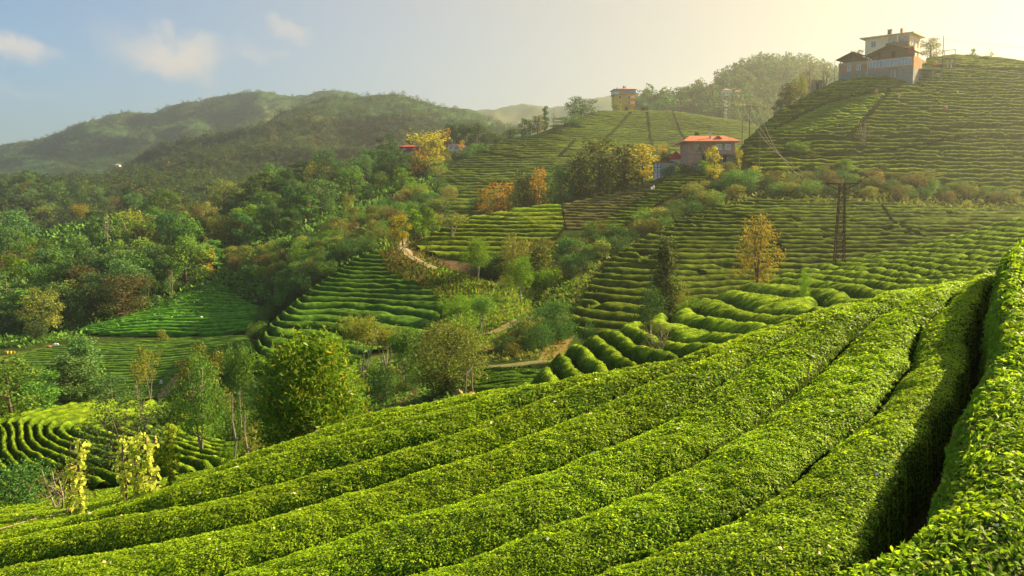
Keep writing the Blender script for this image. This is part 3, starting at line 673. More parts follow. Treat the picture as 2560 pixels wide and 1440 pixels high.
TREE_LEAF = dict(
 near=leaf_mat('tea_leaves', (0.085, 0.190, 0.011), (0.178, 0.325, 0.017), (0.22, 0.20, 0.05), trans=0.38, vary=0.05, rough=0.6, spec=0.10, clump=0.14, clump_scale=0.9),
 shoot=leaf_mat('tea_shoots', (0.200, 0.350, 0.013), (0.325, 0.45, 0.022), None, trans=0.42, vary=0.04, rough=0.55, spec=0.15, clump=0.14, clump_scale=0.8),
 ridge=leaf_mat('ridge_tea_leaves', (0.085, 0.175, 0.010), (0.215, 0.340, 0.018), (0.16, 0.15, 0.04), trans=0.3, vary=0.05, rough=0.7, spec=0.08, clump=0.2, clump_scale=0.6))
BODY = dict(
 near=plain_mat('tea_twigs', (0.050, 0.105, 0.012), 0.9, 0.25, 14.0, (0.030, 0.045, 0.010), bump=0.5, spec=0.02),
 ridge=hedge_mat('ridge_tea', (0.022, 0.058, 0.006), (0.075, 0.150, 0.010), (0.270, 0.400, 0.020), 14.0),  # pale tops are shoots, their colour raised further to stand for sunlight
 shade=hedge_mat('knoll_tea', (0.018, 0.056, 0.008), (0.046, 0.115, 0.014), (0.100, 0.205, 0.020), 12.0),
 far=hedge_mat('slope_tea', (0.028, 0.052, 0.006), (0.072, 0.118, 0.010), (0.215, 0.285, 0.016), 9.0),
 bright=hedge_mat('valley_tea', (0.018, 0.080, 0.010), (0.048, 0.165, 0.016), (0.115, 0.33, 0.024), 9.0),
 slope=hedge_mat('shaded_slope_tea', (0.018, 0.036, 0.005), (0.044, 0.078, 0.009), (0.135, 0.190, 0.013), 9.0),  # shade on the pylon slope put into a darker tea colour
 old=hedge_mat('shaded_hill_tea', (0.024, 0.046, 0.007), (0.056, 0.096, 0.012), (0.135, 0.190, 0.018), 9.0),  # same tea, colour darkened to imitate the middle hill lying in shade
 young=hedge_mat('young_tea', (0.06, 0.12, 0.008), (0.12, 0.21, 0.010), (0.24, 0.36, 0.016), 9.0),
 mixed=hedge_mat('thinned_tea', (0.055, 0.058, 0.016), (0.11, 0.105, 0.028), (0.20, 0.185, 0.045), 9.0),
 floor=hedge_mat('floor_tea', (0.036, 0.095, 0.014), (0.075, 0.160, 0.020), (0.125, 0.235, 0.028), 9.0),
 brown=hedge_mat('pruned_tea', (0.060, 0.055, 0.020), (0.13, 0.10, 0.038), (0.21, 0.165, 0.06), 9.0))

def row_profile(t, gap, shallow=0.0):
    d = np.abs(t - 0.5) * 2
    q = np.clip(d / (1 - gap), 0, 1.0)
    return np.where(d < 1 - gap, shallow + (1 - shallow) * np.power(np.maximum(1 - q ** 2.2, 0), 0.6), -0.25 - 0.3 * (d - (1 - gap)) / gap)

def build_field(f):
    cx, cy = f['cell']
    y0, y1 = f['yr']
    if f['poly'] is None:
        us = np.array([-60, 2640.0])
    else:
        us = np.array([p[0] for p in f['poly']], float)
    amin, amax = (us.min() - 1280) / F_PX * 1.06, (us.max() - 1280) / F_PX * 1.06
    xs0 = min(amin * y0, amin * y1); xs1 = max(amax * y0, amax * y1)
    if f['name'] == 'near': xs0 -= 0.5; xs1 += 1.5
    gx = np.arange(xs0, xs1, cx); gy = np.arange(y0, y1 + cy, cy)
    X, Y = np.meshgrid(gx, gy)
    if f['name'] in ('near', 'lower'):
        inside = np.abs(X / Y) < 0.72 + 0.6 / Y
    else:
        inside = np.ones(X.shape, bool)
    Z = ground(X, Y)
    if f['poly'] is not None:
        U, Vv = project(X, Y, Z); inside &= in_poly(U, Vv, f['poly'])
        for ln in f.get('paths', ()):                 # foot tracks left free of tea
            for (a_, b_) in zip(ln[:-1], ln[1:]):
                a_, b_ = np.array(a_, float), np.array(b_, float); dd = b_ - a_; tt = np.clip(((U - a_[0]) * dd[0] + (Vv - a_[1]) * dd[1]) / (dd @ dd), 0, 1)
                inside &= np.hypot(U - a_[0] - tt * dd[0], Vv - a_[1] - tt * dd[1]) > f.get('pw', 2.4) + 1.3 * noise2(U / 23, Vv / 23, 4)
        for hp in f.get('holes', ()): inside &= ~in_poly(U, Vv, hp)
        L = layer_at(X, Y); inside &= np.isin(L, [LNAMES.index(k) for k in f['layers']])
    ii = np.where(inside)
    phi = np.full(X.shape, np.nan); phi[ii] = f['phi'](X[ii], Y[ii])
    inside &= np.isfinite(phi)
    if 'phimin' in f: inside &= phi > f['phimin']
    phi = np.where(np.isfinite(phi), phi, 0)
    wob = 0.10 * noise2(X / (cx * 26), Y / (cy * 26), 5) + 0.05 * noise2(X / (cx * 9), Y / (cy * 9), 6)
    ph = phi + wob
    k = np.floor(ph).astype(int); t = ph - k
    if f['name'] in ('near', 'lower'):            # the wide dark furrow beside the tall hedge at right
        t = np.where(k == 0, np.clip((t - 0.13) / 0.87, 0, 1), np.where(k == -1, np.clip(t / 0.84, 0, 1), t))
    prof = row_profile(t, f['gap'] * (1 + 0.5 * noise2(X / 2.3 + k * 3.1, Y / 2.3, 44)), f.get('shallow', 0.0))
    lump = 1 - f['lump'] * (0.5 + 0.5 * fbm(X / (0.8 + 4 * cx) + k * 13.7, Y / (0.8 + 4 * cx), 61, 2)) * 1.4
    if 'brk' in f:
        b = noise2(X / 2.6 + k * 31.7, Y / 4.0 + k * 5.3, 77)
        lump = lump * (1 - np.clip((b - f['brk']) / 0.10, 0, 1) * 0.8)
    hh = f['h'] * prof * lump
    if f['name'] == 'near':
        up = np.clip((0.12 - phi) / 0.5, 0, 1); hh = hh * (1 + 0.55 * up)
    if f['mat'] == 'brown':
        green = np.clip(fbm(X / 9 + 3, (Y + 0.5 * X) / 14, 90, 2) * 6 - 0.6, 0, 1)
    jit = (0.5 * noise2(X / (cx * 1.7), Y / (cy * 1.7), 91) + 0.5 * noise2(X / (cx * 4), Y / (cy * 4), 92)) * f['h'] * (0.045 if f['name'] in ('near', 'lower') else 0.11)
    Zt = Z + hh + np.where(hh > 0, jit, 0)
    ny, nx = X.shape
    idx = np.arange(ny * nx).reshape(ny, nx)
    ok = inside[:-1, :-1] & inside[1:, :-1] & inside[:-1, 1:] & inside[1:, 1:]
    hm = np.maximum(np.maximum(hh[:-1, :-1], hh[1:, :-1]), np.maximum(hh[:-1, 1:], hh[1:, 1:]))
    ok &= hm > 0.0
    phm = 0.25 * (ph[:-1, :-1] + ph[1:, :-1] + ph[:-1, 1:] + ph[1:, 1:])
    row = np.floor(phm).astype(int)
    q = np.stack([idx[:-1, :-1], idx[:-1, 1:], idx[1:, 1:], idx[1:, :-1]], -1)[ok]
    rw = row[ok]
    P = np.stack([X, Y, Zt], -1).reshape(-1, 3)
    return P, q, rw

def split_rows(P, q, rw):
    o = np.argsort(rw, kind='stable'); q = q[o]; rw = rw[o]
    b = np.flatnonzero(np.diff(rw)) + 1
    st = np.concatenate([[0], b, [len(rw)]])
    for i in range(len(st) - 1):
        f = q[st[i]:st[i + 1]]
        if len(f) < 12: continue
        uq, inv = np.unique(f, return_inverse=True)
        yield int(rw[st[i]]), P[uq], inv.reshape(-1, 4)

def leaf_cards(V, F, dens, size, rng, lift=0.6, wid=0.42, upbias=0.5, sel=None):
    """leaf-shaped quads (folded along the midrib) strewn over a surface; dens and size are functions of distance Y"""
    a, b, c, d = V[F[:, 0]], V[F[:, 1]], V[F[:, 2]], V[F[:, 3]]
    nrm = np.cross(c - a, d - b); ar = 0.5 * np.linalg.norm(nrm, axis=1); nrm /= np.maximum(2 * ar[:, None], 1e-9)
    ctr = (a + b + c + d) / 4
    w = ar * dens(ctr[:, 1])
    if sel is not None: w = w * sel(ctr, nrm)
    n = rng.poisson(w)
    i = np.repeat(np.arange(len(F)), n)
    if len(i) == 0: return None
    s, t = rng.random(len(i))[:, None], rng.random(len(i))[:, None]
    p = (a[i] * (1 - s) + b[i] * s) * (1 - t) + (d[i] * (1 - s) + c[i] * s) * t
    return cards_at(p, nrm[i], size(p[:, 1]) * rng.uniform(0.6, 1.35, len(i)), rng, lift, wid, upbias)

def cards_at(p, nr, L, rng, lift=0.6, wid=0.42, upbias=0.5):
    m = len(p)
    dirn = rng.normal(size=(m, 3)); dirn -= nr * (dirn * nr).sum(1, keepdims=True) * 1.0
    dirn /= np.maximum(np.linalg.norm(dirn, axis=1, keepdims=True), 1e-9)
    dirn = dirn + nr * rng.uniform(-0.1, 1.0, (m, 1)) * upbias * 2
    dirn /= np.linalg.norm(dirn, axis=1, keepdims=True)
    side = np.cross(dirn, nr + rng.normal(size=(m, 3)) * 0.5); side /= np.maximum(np.linalg.norm(side, axis=1, keepdims=True), 1e-9)
    L = L[:, None]
    base = p + nr * (rng.uniform(-0.25, lift, (m, 1)) * L * 0.5)
    tip = base + dirn * L
    midp = base + dirn * L * 0.45
    drop = np.cross(side, dirn)
    l = midp + side * L * wid * 0.5 + drop * L * 0.08; r = midp - side * L * wid * 0.5 + drop * L * 0.08
    V = np.stack([base, r, tip, l], 1).reshape(-1, 3)
    F = np.arange(4 * m, dtype=np.int32).reshape(m, 4)
    return V, F
# ------------------------------------------------------------------ the ground, one sheet out past the far ridges
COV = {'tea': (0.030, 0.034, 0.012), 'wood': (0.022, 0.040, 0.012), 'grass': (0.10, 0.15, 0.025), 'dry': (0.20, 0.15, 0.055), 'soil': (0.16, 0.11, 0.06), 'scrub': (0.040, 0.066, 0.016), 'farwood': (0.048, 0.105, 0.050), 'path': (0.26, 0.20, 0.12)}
sj = np.arange(0, NS, 2); si = np.arange(0, NA, 2)
sj = sj[GY[sj] < 2650]
gX, gY, gZ = XG[np.ix_(sj, si)], YG[np.ix_(sj, si)], ZG[np.ix_(sj, si)]
gL = LG[np.ix_(sj, si)]
cov = np.empty(gX.shape + (3,)); cov[:] = COV['scrub']
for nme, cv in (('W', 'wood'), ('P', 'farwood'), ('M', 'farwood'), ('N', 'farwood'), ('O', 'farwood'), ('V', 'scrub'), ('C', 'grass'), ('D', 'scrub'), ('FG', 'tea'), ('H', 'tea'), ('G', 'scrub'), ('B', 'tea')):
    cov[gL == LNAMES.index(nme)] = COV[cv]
gU, gV = project(gX, gY, gZ)
for poly, cv, ls in [
    ([(960, 610), (1020, 590), (1070, 640), (1000, 690), (950, 640)], 'dry', 'CDV'), ([(1000, 690), (1090, 680), (1130, 760), (1090, 780), (1010, 720)], 'dry', 'C'),
    ([(1090, 665), (1260, 720), (1350, 760), (1300, 800), (1200, 830), (1110, 790), (1075, 720)], 'grass', 'CV'),
    ([(1180, 870), (1300, 800), (1380, 760), (1420, 800), (1330, 850), (1220, 880)], 'dry', 'CV'),
    ([(1420, 680), (1500, 660), (1480, 760), (1400, 900), (1340, 900), (1440, 780)], 'dry', 'CVG'),
    ([(1022, 606), (1060, 642), (1110, 668), (1200, 692), (1290, 716), (1300, 690), (1180, 664), (1100, 646), (1050, 616)], 'soil', 'CDV'),
    ([(900, 1050), (940, 960), (1050, 950), (1060, 1000)], 'soil', 'V'), ([(1500, 570), (1640, 520), (1560, 600), (1480, 640)], 'dry', 'DGC'),
    ([(-50, 900), (60, 880), (130, 860), (160, 870), (60, 900), (-50, 910)], 'grass', 'V'), ([(430, 850), (640, 828), (640, 842), (440, 862)], 'dry', 'VB'),
    ([(640, 940), (900, 890), (1000, 880), (900, 940), (760, 1000), (640, 1010)], 'grass', 'V'), ([(1200, 925), (1380, 895), (1380, 912), (1200, 935)], 'grass', 'V'),
    ([(460, 1080), (700, 1010), (900, 1000), (900, 1060), (560, 1150)], 'grass', 'V'),
    ([(1860, 440), (1900, 410), (1960, 420), (1900, 470)], 'grass', 'DG'), ([(-20, 520), (40, 500), (60, 520), (0, 545)], 'grass', 'P'), ([(190, 495), (260, 485), (270, 505), (200, 515)], 'grass', 'P')]:
    m = in_poly(gU, gV, poly) & np.isin(gL, [LNAMES.index(c) for c in ls])
    cov[m] = COV[cv]
for f in FIELDS:
    if f['poly'] is not None:
        m = in_poly(gU, gV, f['poly']) & np.isin(gL, [LNAMES.index(c) for c in f['layers']]); cov[m] = COV['soil'] if f['mat'] == 'brown' else COV['tea']
# heath and bracken patches on the far ridges
heath = np.clip(fbm(gX / 160, gY / 160, 40, 4) * 3 + 0.15, 0, 1) * np.isin(gL, [LNAMES.index(k) for k in ('P', 'N', 'O')])
cov = cov * (1 - heath[..., None] * 0.45) + np.array((0.20, 0.19, 0.075)) * heath[..., None] * 0.45
ny, nx = gX.shape; idx = np.arange(ny * nx).reshape(ny, nx)
q = np.stack([idx[:-1, :-1], idx[:-1, 1:], idx[1:, 1:], idx[1:, :-1]], -1).reshape(-1, 4)
M_GROUND = ground_mat()
gz = gZ.copy()
tea_near = (gY < 36) & (gL == LNAMES.index('FG')); gz[tea_near] -= 0.05
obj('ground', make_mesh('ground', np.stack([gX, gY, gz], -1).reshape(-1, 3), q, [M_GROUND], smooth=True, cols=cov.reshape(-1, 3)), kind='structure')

# ---- dirt tracks, laid on the ground
TRACKS = []
def on_track(H, extra=0.3):
    m = np.zeros(len(H), bool)
    for (x, y, w) in TRACKS:
        d = np.min(np.hypot(H[:, 0][:, None] - x[None], H[:, 1][:, None] - y[None]), axis=1) if len(H) else np.zeros(0)
        m |= d < w / 2 + extra
    return m
def track(name, pts, width, mat, lift=0.12, step=0.6, ruts=None):
    h = hits(np.array([p[0] for p in pts], float), np.array([p[1] for p in pts], float))
    h = h[np.isfinite(h[:, 0])]
    d = np.concatenate([[0], np.cumsum(np.linalg.norm(np.diff(h[:, :2], axis=0), axis=1))])
    t = np.arange(0, d[-1], step); x = _smooth(np.interp(t, d, h[:, 0]), 3); y = _smooth(np.interp(t, d, h[:, 1]), 3)
    tx, ty = np.gradient(x), np.gradient(y); l = np.hypot(tx, ty) + 1e-9; nxv, nyv = -ty / l, tx / l
    TRACKS.append((x, y, width)); m = 9; V = []; wv = width * (1 + 0.18 * noise2(t / 4, t * 0 + 3, 3))
    zc = _smooth(ground(x, y), 3)
    for j in range(m):
        s = (j / (m - 1) - 0.5) * wv
        px, py = x + nxv * s, y + nyv * s
        pz = 0.35 * zc + 0.65 * ground(px, py) + lift - 0.10 * (abs(j / (m - 1) - 0.5) > 0.44)
        V.append(np.stack([px, py, np.maximum(pz, ground(px, py) + 0.03)], 1))
    V = np.stack(V, 1); n = len(t); ix = np.arange(n * m).reshape(n, m)
    F = np.stack([ix[:-1, :-1], ix[:-1, 1:], ix[1:, 1:], ix[1:, :-1]], -1).reshape(-1, 4)
    mi = np.tile(np.array([0, 1, 1, 2, 2, 1, 1, 0]), n - 1) if ruts else np.zeros(len(F))
    obj(name, make_mesh(name, V.reshape(-1, 3), F, [mat] + ([ruts, M_DRYG] if ruts else []), mi, smooth=True), kind='structure')
M_DIRT = plain_mat('dirt', (0.19, 0.135, 0.075), 0.95, 0.2, 1.5, (0.17, 0.14, 0.06), bump=0.6)
M_RUT = plain_mat('wheel_ruts', (0.30, 0.235, 0.155), 0.95, 0.12, 2.0, bump=0.4)
M_DRYG = plain_mat('mown_track', (0.17, 0.15, 0.05), 0.95, 0.2, 1.5, (0.08, 0.11, 0.025), bump=0.6)
track('dirt_track', [(1040, 592), (1015, 596), (1005, 606), (1008, 622), (1022, 640), (1045, 655), (1075, 668), (1100, 677)], 1.9, M_DIRT, ruts=M_RUT)
track('grass_track', [(1390, 765), (1350, 785), (1300, 805), (1250, 825), (1210, 842)], 1.5, M_DRYG, ruts=M_DIRT)
track('lower_track', [(1380, 905), (1320, 912), (1260, 918), (1200, 922)], 1.8, M_DRYG)
track('footpath', [(1000, 905), (950, 908), (900, 912), (860, 918)], 1.2, M_DRYG)
track('valley_track', [(455, 925), (435, 938), (422, 950), (412, 966), (404, 985), (385, 1000)], 3.0, M_DIRT)
# ------------------------------------------------------------------ build the tea hedges
rows = []                                              # (score, field, row, verts, faces)
for f in FIELDS:
    P, q, rw = build_field(f)
    for k, V, F in split_rows(P, q, rw):
        c = V[F].mean(1); ar = len(F) * f['cell'][0] * f['cell'][1]
        u, v = project(c[:, 0], c[:, 1], c[:, 2])
        inview = ((u > 0) & (u < 2560) & (v > 0) & (v < 1440)).mean()
        if inview < 0.01: continue
        rows.append([ar * inview * (F_PX / c[:, 1].mean()) ** 2 * (0.35 if f['yr'][1] > 30 else 1), f, k, V, F])
# the near slope continues past its first metres: same row, one hedge
by = {}
for r in rows:
    key = ('near' if r[1]['name'] in ('near', 'lower') else r[1]['name'], r[2])
    by.setdefault(key, []).append(r)
hedges = []
for key, rs in by.items():
    V = np.concatenate([r[3] for r in rs]); off = np.cumsum([0] + [len(r[3]) for r in rs[:-1]])
    F = np.concatenate([r[4] + o for r, o in zip(rs, off)])
    hedges.append([sum(r[0] for r in rs), rs[0][1], key[1], V, F])
hedges.sort(key=lambda h: -h[0])
N_SINGLE = 298
single, rest = hedges[:N_SINGLE], hedges[N_SINGLE:]

TEXT = {'near': 'bright clipped tea hedge on the near slope', 'ridge': 'lumpy tea hedge on the pylon ridge', 'curve': 'smooth tea hedge of the curving field at lower left',
        'knoll': 'dark tea hedge on the steep shaded knoll', 'spur': 'straight tea hedge on the terrace above the dirt track', 'brown': 'brown pruned tea row below the brick house',
        'strip': 'green tea row in the diagonal strip below the brick house', 'thinned': 'patchy thinned tea row right of the terrace',
        'plot': 'short lime tea row in the young plot below the white house',
        'pylon': 'tea hedge on the slope behind the pylon', 'upper': 'sunlit tea hedge below the white house', 'bright': 'vivid green tea hedge in the valley field',
        'floor': 'dull green tea hedge on the valley floor', 'bed': 'ragged tea row by the pole frame', 'gully': 'low tea row below the chestnut tree',
        'middle': 'thin tea row on the middle hill', 'left': 'tea row on the small wooded knoll', 'clearing': 'tea row in the wood clearing'}
SIDE = {'near': 'from the dark furrow at right', 'ridge': 'from the finger-like left end', 'curve': 'from the left edge', 'floor': 'from the near edge', 'bed': 'from the near edge', 'gully': 'from the near edge'}
GROUPS = {n: 'tea hedges: ' + f['where'] for n, f in [(f['name'], f) for f in FIELDS]}
order = {}
for h in single: order.setdefault(h[1]['name'] if h[1]['name'] != 'lower' else 'near', []).append(h[2])
for k in order: order[k].sort()

M_FLOWER = leaf_mat('tea_flower_petals', (0.70, 0.66, 0.55), (0.80, 0.76, 0.66), (0.45, 0.25, 0.08), trans=0.2, vary=0.02)
def near_size(y): return np.clip(0.021 + 0.0008 * y + 0.00009 * y * y, 0.026, 0.14)
def near_dens(y): return np.clip(1.55 / (0.5 * 0.44 * near_size(y) ** 2), 0, 6500) * np.where(y > 16, 0.55, 1.0)
for sc_, f, k, V, F in single:
    nm = 'near' if f['name'] in ('near', 'lower') else f['name']
    n = order[nm].index(k)
    if nm == 'near':
        lab = 'tall near tea hedge with big leaves at lower right beside the dark furrow' if k == -1 else \
            f"{TEXT[nm]}, {ordinal(n)} {SIDE[nm]}"
    else:
        lab = f"{TEXT[nm]}, {ordinal(n + 1)} {SIDE.get(nm, 'up from its foot')}"
    rng = np.random.default_rng(1000 + k)
    o_ = V.mean(0); o_[2] = V[:, 2].min(); 
    mk = f['mat']
    if nm == 'spur' and n >= len(order[nm]) - 2: mk = 'young'  # fresh growth along the crest
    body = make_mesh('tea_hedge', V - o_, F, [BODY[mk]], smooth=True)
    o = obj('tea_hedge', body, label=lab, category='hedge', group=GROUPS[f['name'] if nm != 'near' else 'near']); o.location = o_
    if nm == 'near':
        big = 1.8 if k == -1 else 1.0
        up = lambda c, nr: np.where(nr[:, 2] > 0.55, 0.62, 1.0)
        r = leaf_cards(V, F, lambda y: near_dens(y) / big ** 1.8, lambda y: near_size(y) * big, rng, 0.5, 0.46, 0.30 if k == -1 else 0.10, up)
        if r: obj('leaves', make_mesh('leaves', r[0] - o_, r[1], [TREE_LEAF['near']]), o)
        r = leaf_cards(V + np.array([0, 0, 0.015]), F, lambda y: near_dens(y) * 0.75 / big ** 1.8, lambda y: near_size(y) * big * 0.95, rng, 0.6, 0.44, 0.4 if k == -1 else 0.16, lambda c, nr: np.clip((nr[:, 2] - 0.45) * 2.2, 0, 1) * np.clip(0.75 + 0.9 * fbm(c[:, 0] / 1.1, c[:, 1] / 1.1, 71, 2), 0.1, 1))
        if r: obj('young_shoots', make_mesh('young_shoots', r[0] - o_, r[1], [TREE_LEAF['shoot']]), o)
        r = leaf_cards(V + np.array([0, 0, 0.03]), F, lambda y: np.full(len(y), 1.6), lambda y: 0.03 + 0.001 * y, rng, 0.6, 0.9, 0.2, lambda c, nr: nr[:, 2] > 0.3)
        if r: obj('tea_flowers', make_mesh('tea_flowers', r[0] - o_, r[1], [M_FLOWER]), o, kind='stuff')
    elif nm in ('ridge', 'curve', 'bed', 'gully'):
        r = leaf_cards(V, F, lambda y: np.clip(60 - 0.35 * y, 20, 45), lambda y: 0.07 + 0.0008 * y, rng, 0.2, 0.5, 0.1)
        if r: obj('leaves', make_mesh('leaves', r[0] - o_, r[1], [TREE_LEAF['ridge']]), o)
# the many thin rows of the far fields, past counting
bym = {}
for sc_, f, k, V, F in rest: bym.setdefault(f['mat'], []).append((V, F))
if rest:
    Vs, Fs, Ms, off = [], [], [], 0; mats = []
    for mi, (mk, lst) in enumerate(bym.items()):
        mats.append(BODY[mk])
        for V, F in lst:
            Vs.append(V); Fs.append(F + off); Ms.append(np.full(len(F), mi)); off += len(V)
    obj('tea_rows', make_mesh('tea_rows', np.concatenate(Vs), np.concatenate(Fs), mats, np.concatenate(Ms), smooth=True), kind='stuff', label='thin far rows of clipped tea on the hillsides', category='tea rows')
print('hedges', len(single), 'rest', len(rest), {k: len(v) for k, v in order.items()})
# ------------------------------------------------------------------ trees and shrubs: one model of each kind, then copies
M_BARK = plain_mat('bark', (0.16, 0.12, 0.085), 0.9, 0.2, 9.0, bump=0.5, stretch=(1, 1, 0.25))
M_PALEBARK = plain_mat('pale_bark', (0.34, 0.29, 0.22), 0.9, 0.2, 9.0, bump=0.4, stretch=(1, 1, 0.25))
LEAF = dict(
 green=leaf_mat('green_foliage', (0.061, 0.139, 0.024), (0.141, 0.260, 0.038), trans=0.22, vary=0.2),
 dark=leaf_mat('dark_foliage', (0.033, 0.091, 0.024), (0.081, 0.170, 0.038), trans=0.22, vary=0.2),
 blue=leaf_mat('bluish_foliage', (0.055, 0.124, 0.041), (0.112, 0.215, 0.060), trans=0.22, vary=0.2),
 lime=leaf_mat('lime_foliage', (0.070, 0.165, 0.012), (0.150, 0.265, 0.022), trans=0.42, vary=0.1),
 olive=leaf_mat('olive_foliage', (0.128, 0.160, 0.031), (0.245, 0.264, 0.052), trans=0.22, vary=0.18),
 brown=leaf_mat('brown_foliage', (0.095, 0.090, 0.034), (0.165, 0.140, 0.055), trans=0.35, vary=0.12),
 yellow=leaf_mat('yellow_foliage', (0.20, 0.20, 0.02), (0.40, 0.34, 0.04), (0.10, 0.16, 0.02), trans=0.42, vary=0.1),
 orange=leaf_mat('orange_foliage', (0.26, 0.16, 0.022), (0.44, 0.26, 0.035), (0.18, 0.16, 0.03), trans=0.4, vary=0.08),
 rust=leaf_mat('rusty_foliage', (0.165, 0.130, 0.022), (0.29, 0.215, 0.032), (0.16, 0.17, 0.03), trans=0.4, vary=0.05),
 pale=leaf_mat('pale_foliage', (0.13, 0.165, 0.030), (0.24, 0.265, 0.045), trans=0.36, vary=0.08),
 gold=leaf_mat('gold_green_foliage', (0.045, 0.078, 0.014), (0.120, 0.145, 0.022), (0.36, 0.26, 0.03), trans=0.22, vary=0.12),
 chestnut=leaf_mat('chestnut_foliage', (0.055, 0.130, 0.012), (0.180, 0.290, 0.022), (0.32, 0.27, 0.03), trans=0.38, vary=0.03, rough=0.38),
 conifer=leaf_mat('conifer_foliage', (0.038, 0.080, 0.023), (0.090, 0.123, 0.032), (0.160, 0.116, 0.043), trans=0.22, vary=0.08))

def rand_dirs(n, rng):
    d = rng.normal(size=(n, 3)); return d / np.linalg.norm(d, axis=1, keepdims=True)

def crown_cards(lobes, n, leaf, rng, wid=0.5, fill=0.35, flat=0.0, tuft=0):
    """lobes: (x, y, z, rx, ry, rz); leaf clumps spread through the shells of the lobes"""
    L = np.array(lobes, float); w = (L[:, 3] * L[:, 4] + L[:, 4] * L[:, 5] + L[:, 3] * L[:, 5]); w /= w.sum()
    cnt = rng.multinomial(n, w); P = []; D = []
    for l, c in zip(L, cnt):
        if c == 0: continue
        d = rand_dirs(c, rng); r = 1 - fill * rng.random(c) ** 1.5
        # ragged outline: bumps on every lobe
        bump = 1 + 0.22 * np.sin(d[:, 0] * 7 + l[0] * 31) * np.sin(d[:, 1] * 6 + l[1] * 17) + 0.15 * np.sin(d[:, 2] * 9 + l[2] * 23) + 0.08 * rng.normal(size=c)
        P.append(l[:3] + d * (r * bump)[:, None] * l[3:6]); D.append(d)
    P = np.concatenate(P); D = np.concatenate(D)
    if tuft:                                            # gather leaves into sprays
        m = max(len(P) // tuft, 1); c = P[rng.integers(0, len(P), m)]; i = np.arange(len(P)) % m
        P = c[i] + rng.normal(size=P.shape) * leaf * 0.9; D = D[rng.integers(0, len(D), len(D))] * 0.5 + (P - c[i]) / (leaf * 2)
    nr = D + rng.normal(size=D.shape) * 0.55 + np.array([0, 0, 0.35 + flat])
    nr /= np.linalg.norm(nr, axis=1, keepdims=True)
    return cards_at(P, nr, leaf * rng.uniform(0.6, 1.4, len(P)), rng, 0.3, wid, 0.25)

def lobed(rng, n, h0, h1, rw, shape='round', big=0.5):
    """lobes for a crown between heights h0 and h1 and half-width rw"""
    out = []
    for i in range(n):
        t = (i + rng.random()) / n
        if shape == 'round': w = math.sin(math.pi * (0.12 + 0.80 * t)) ** 0.7
        elif shape == 'cone': w = (1 - t) ** 0.8 * 0.95 + 0.10
        elif shape == 'egg': w = math.sin(math.pi * (0.10 + 0.86 * t ** 0.8)) ** 0.8
        else: w = 1.0 if t > 0.4 else 0.6
        an = i * 2.399 + rng.uniform(-.4, .4); rr = rw * w * rng.uniform(0.35, 0.75)
        s = rw * big * rng.uniform(0.6, 1.05) * (0.5 + 0.5 * w); z = h0 + (h1 - h0) * t
        z = min(max(z, h0 + s * 0.5), h1 - s * 0.7)
        out.append((rr * math.cos(an), rr * math.sin(an), z, s, s, s * 0.8))
    return out

def trunk_geo(rng, h, r, lobes=(), stems=1, lean=0.05, spread=0.0, base=0.0):
    g = Geo()
    for s in range(stems):
        a = s * 2.4 + rng.random() * 2; sp = spread * (0.6 + 0.6 * rng.random())
        top = Vector((math.cos(a) * sp + rng.uniform(-lean, lean), math.sin(a) * sp + rng.uniform(-lean, lean), h * rng.uniform(0.86, 1.0)))
        p0 = Vector((math.cos(a) * base, math.sin(a) * base, -0.06))
        pts = [p0.lerp(top, t) + Vector((rng.uniform(-.02, .02), rng.uniform(-.02, .02), 0)) * (1 if 0 < t < 1 else 0) for t in (0, .2, .45, .7, 1)]
        pts[1].x = p0.x + (top.x - p0.x) * 0.12; pts[1].y = p0.y + (top.y - p0.y) * 0.12
        g.tube(pts, [r * q for q in (1.25, 1.0, .8, .55, .25)], 6)
        for l in lobes[s::stems]:
            q = Vector(l[:3]); st = p0.lerp(top, min(max(q.z / h * 0.72, 0.3), 0.9)); mdl = st.lerp(q, .5) + Vector((0, 0, -0.02))
            g.tube([st, mdl, q], [r * .42, r * .28, r * .1], 4, cap=False)
    return g

class Kind:
    def __init__(s, name, leafmat, bark, shape, n, leaf, seed, hw=0.36, h0=0.2, nl=9, stems=1, wid=0.5, fill=0.4, tuft=0, r=0.022, spread=0.0, big=0.5, cat='tree', flat=0.0, extra=None):
        rng = np.random.default_rng(seed); s.name = name; s.cat = cat
        s.lobes = lobed(rng, nl, h0, 1.0, hw, shape, big)
        V, F = crown_cards(s.lobes, n, leaf, rng, wid, fill, flat, tuft)
        V[:, 2] = np.maximum(V[:, 2], 0.0)
        s.crown = make_mesh('crown', V, F, [leafmat])
        s.V, s.F, s.mat = V, F, leafmat
        top = 0.9 if cat == 'tree' else 0.7
        s.trunk = trunk_geo(rng, top, r, s.lobes, stems, 0.04, spread).mesh('trunk', [bark], True)
        s.hw = np.percentile(np.abs(V[:, 0]), 97); s.h = V[:, 2].max()
    def place(s, x, y, z, w, h, rz, label, group=None):
        """w: full crown width, h: height, in metres"""
        e = empty(s.name, (x, y, z), rz, label=label, category=s.cat)
        if group: e['group'] = group
        e.scale = (w / (2 * s.hw), w / (2 * s.hw), h / s.h)
        link(bpy.data.objects.new('crown', s.crown), e); link(bpy.data.objects.new('trunk' if s.cat == 'tree' else 'stems', s.trunk), e)
        return e

K = {}
def kinds(key, name, lm, n_var, shape='round', n=1500, leaf=0.05, **kw):
    bark = kw.pop('bark', M_BARK)
    K[key] = [Kind(name, LEAF[lm], bark, shape, n, leaf, 100 + 17 * i + len(K) * 7, **kw) for i in range(n_var)]

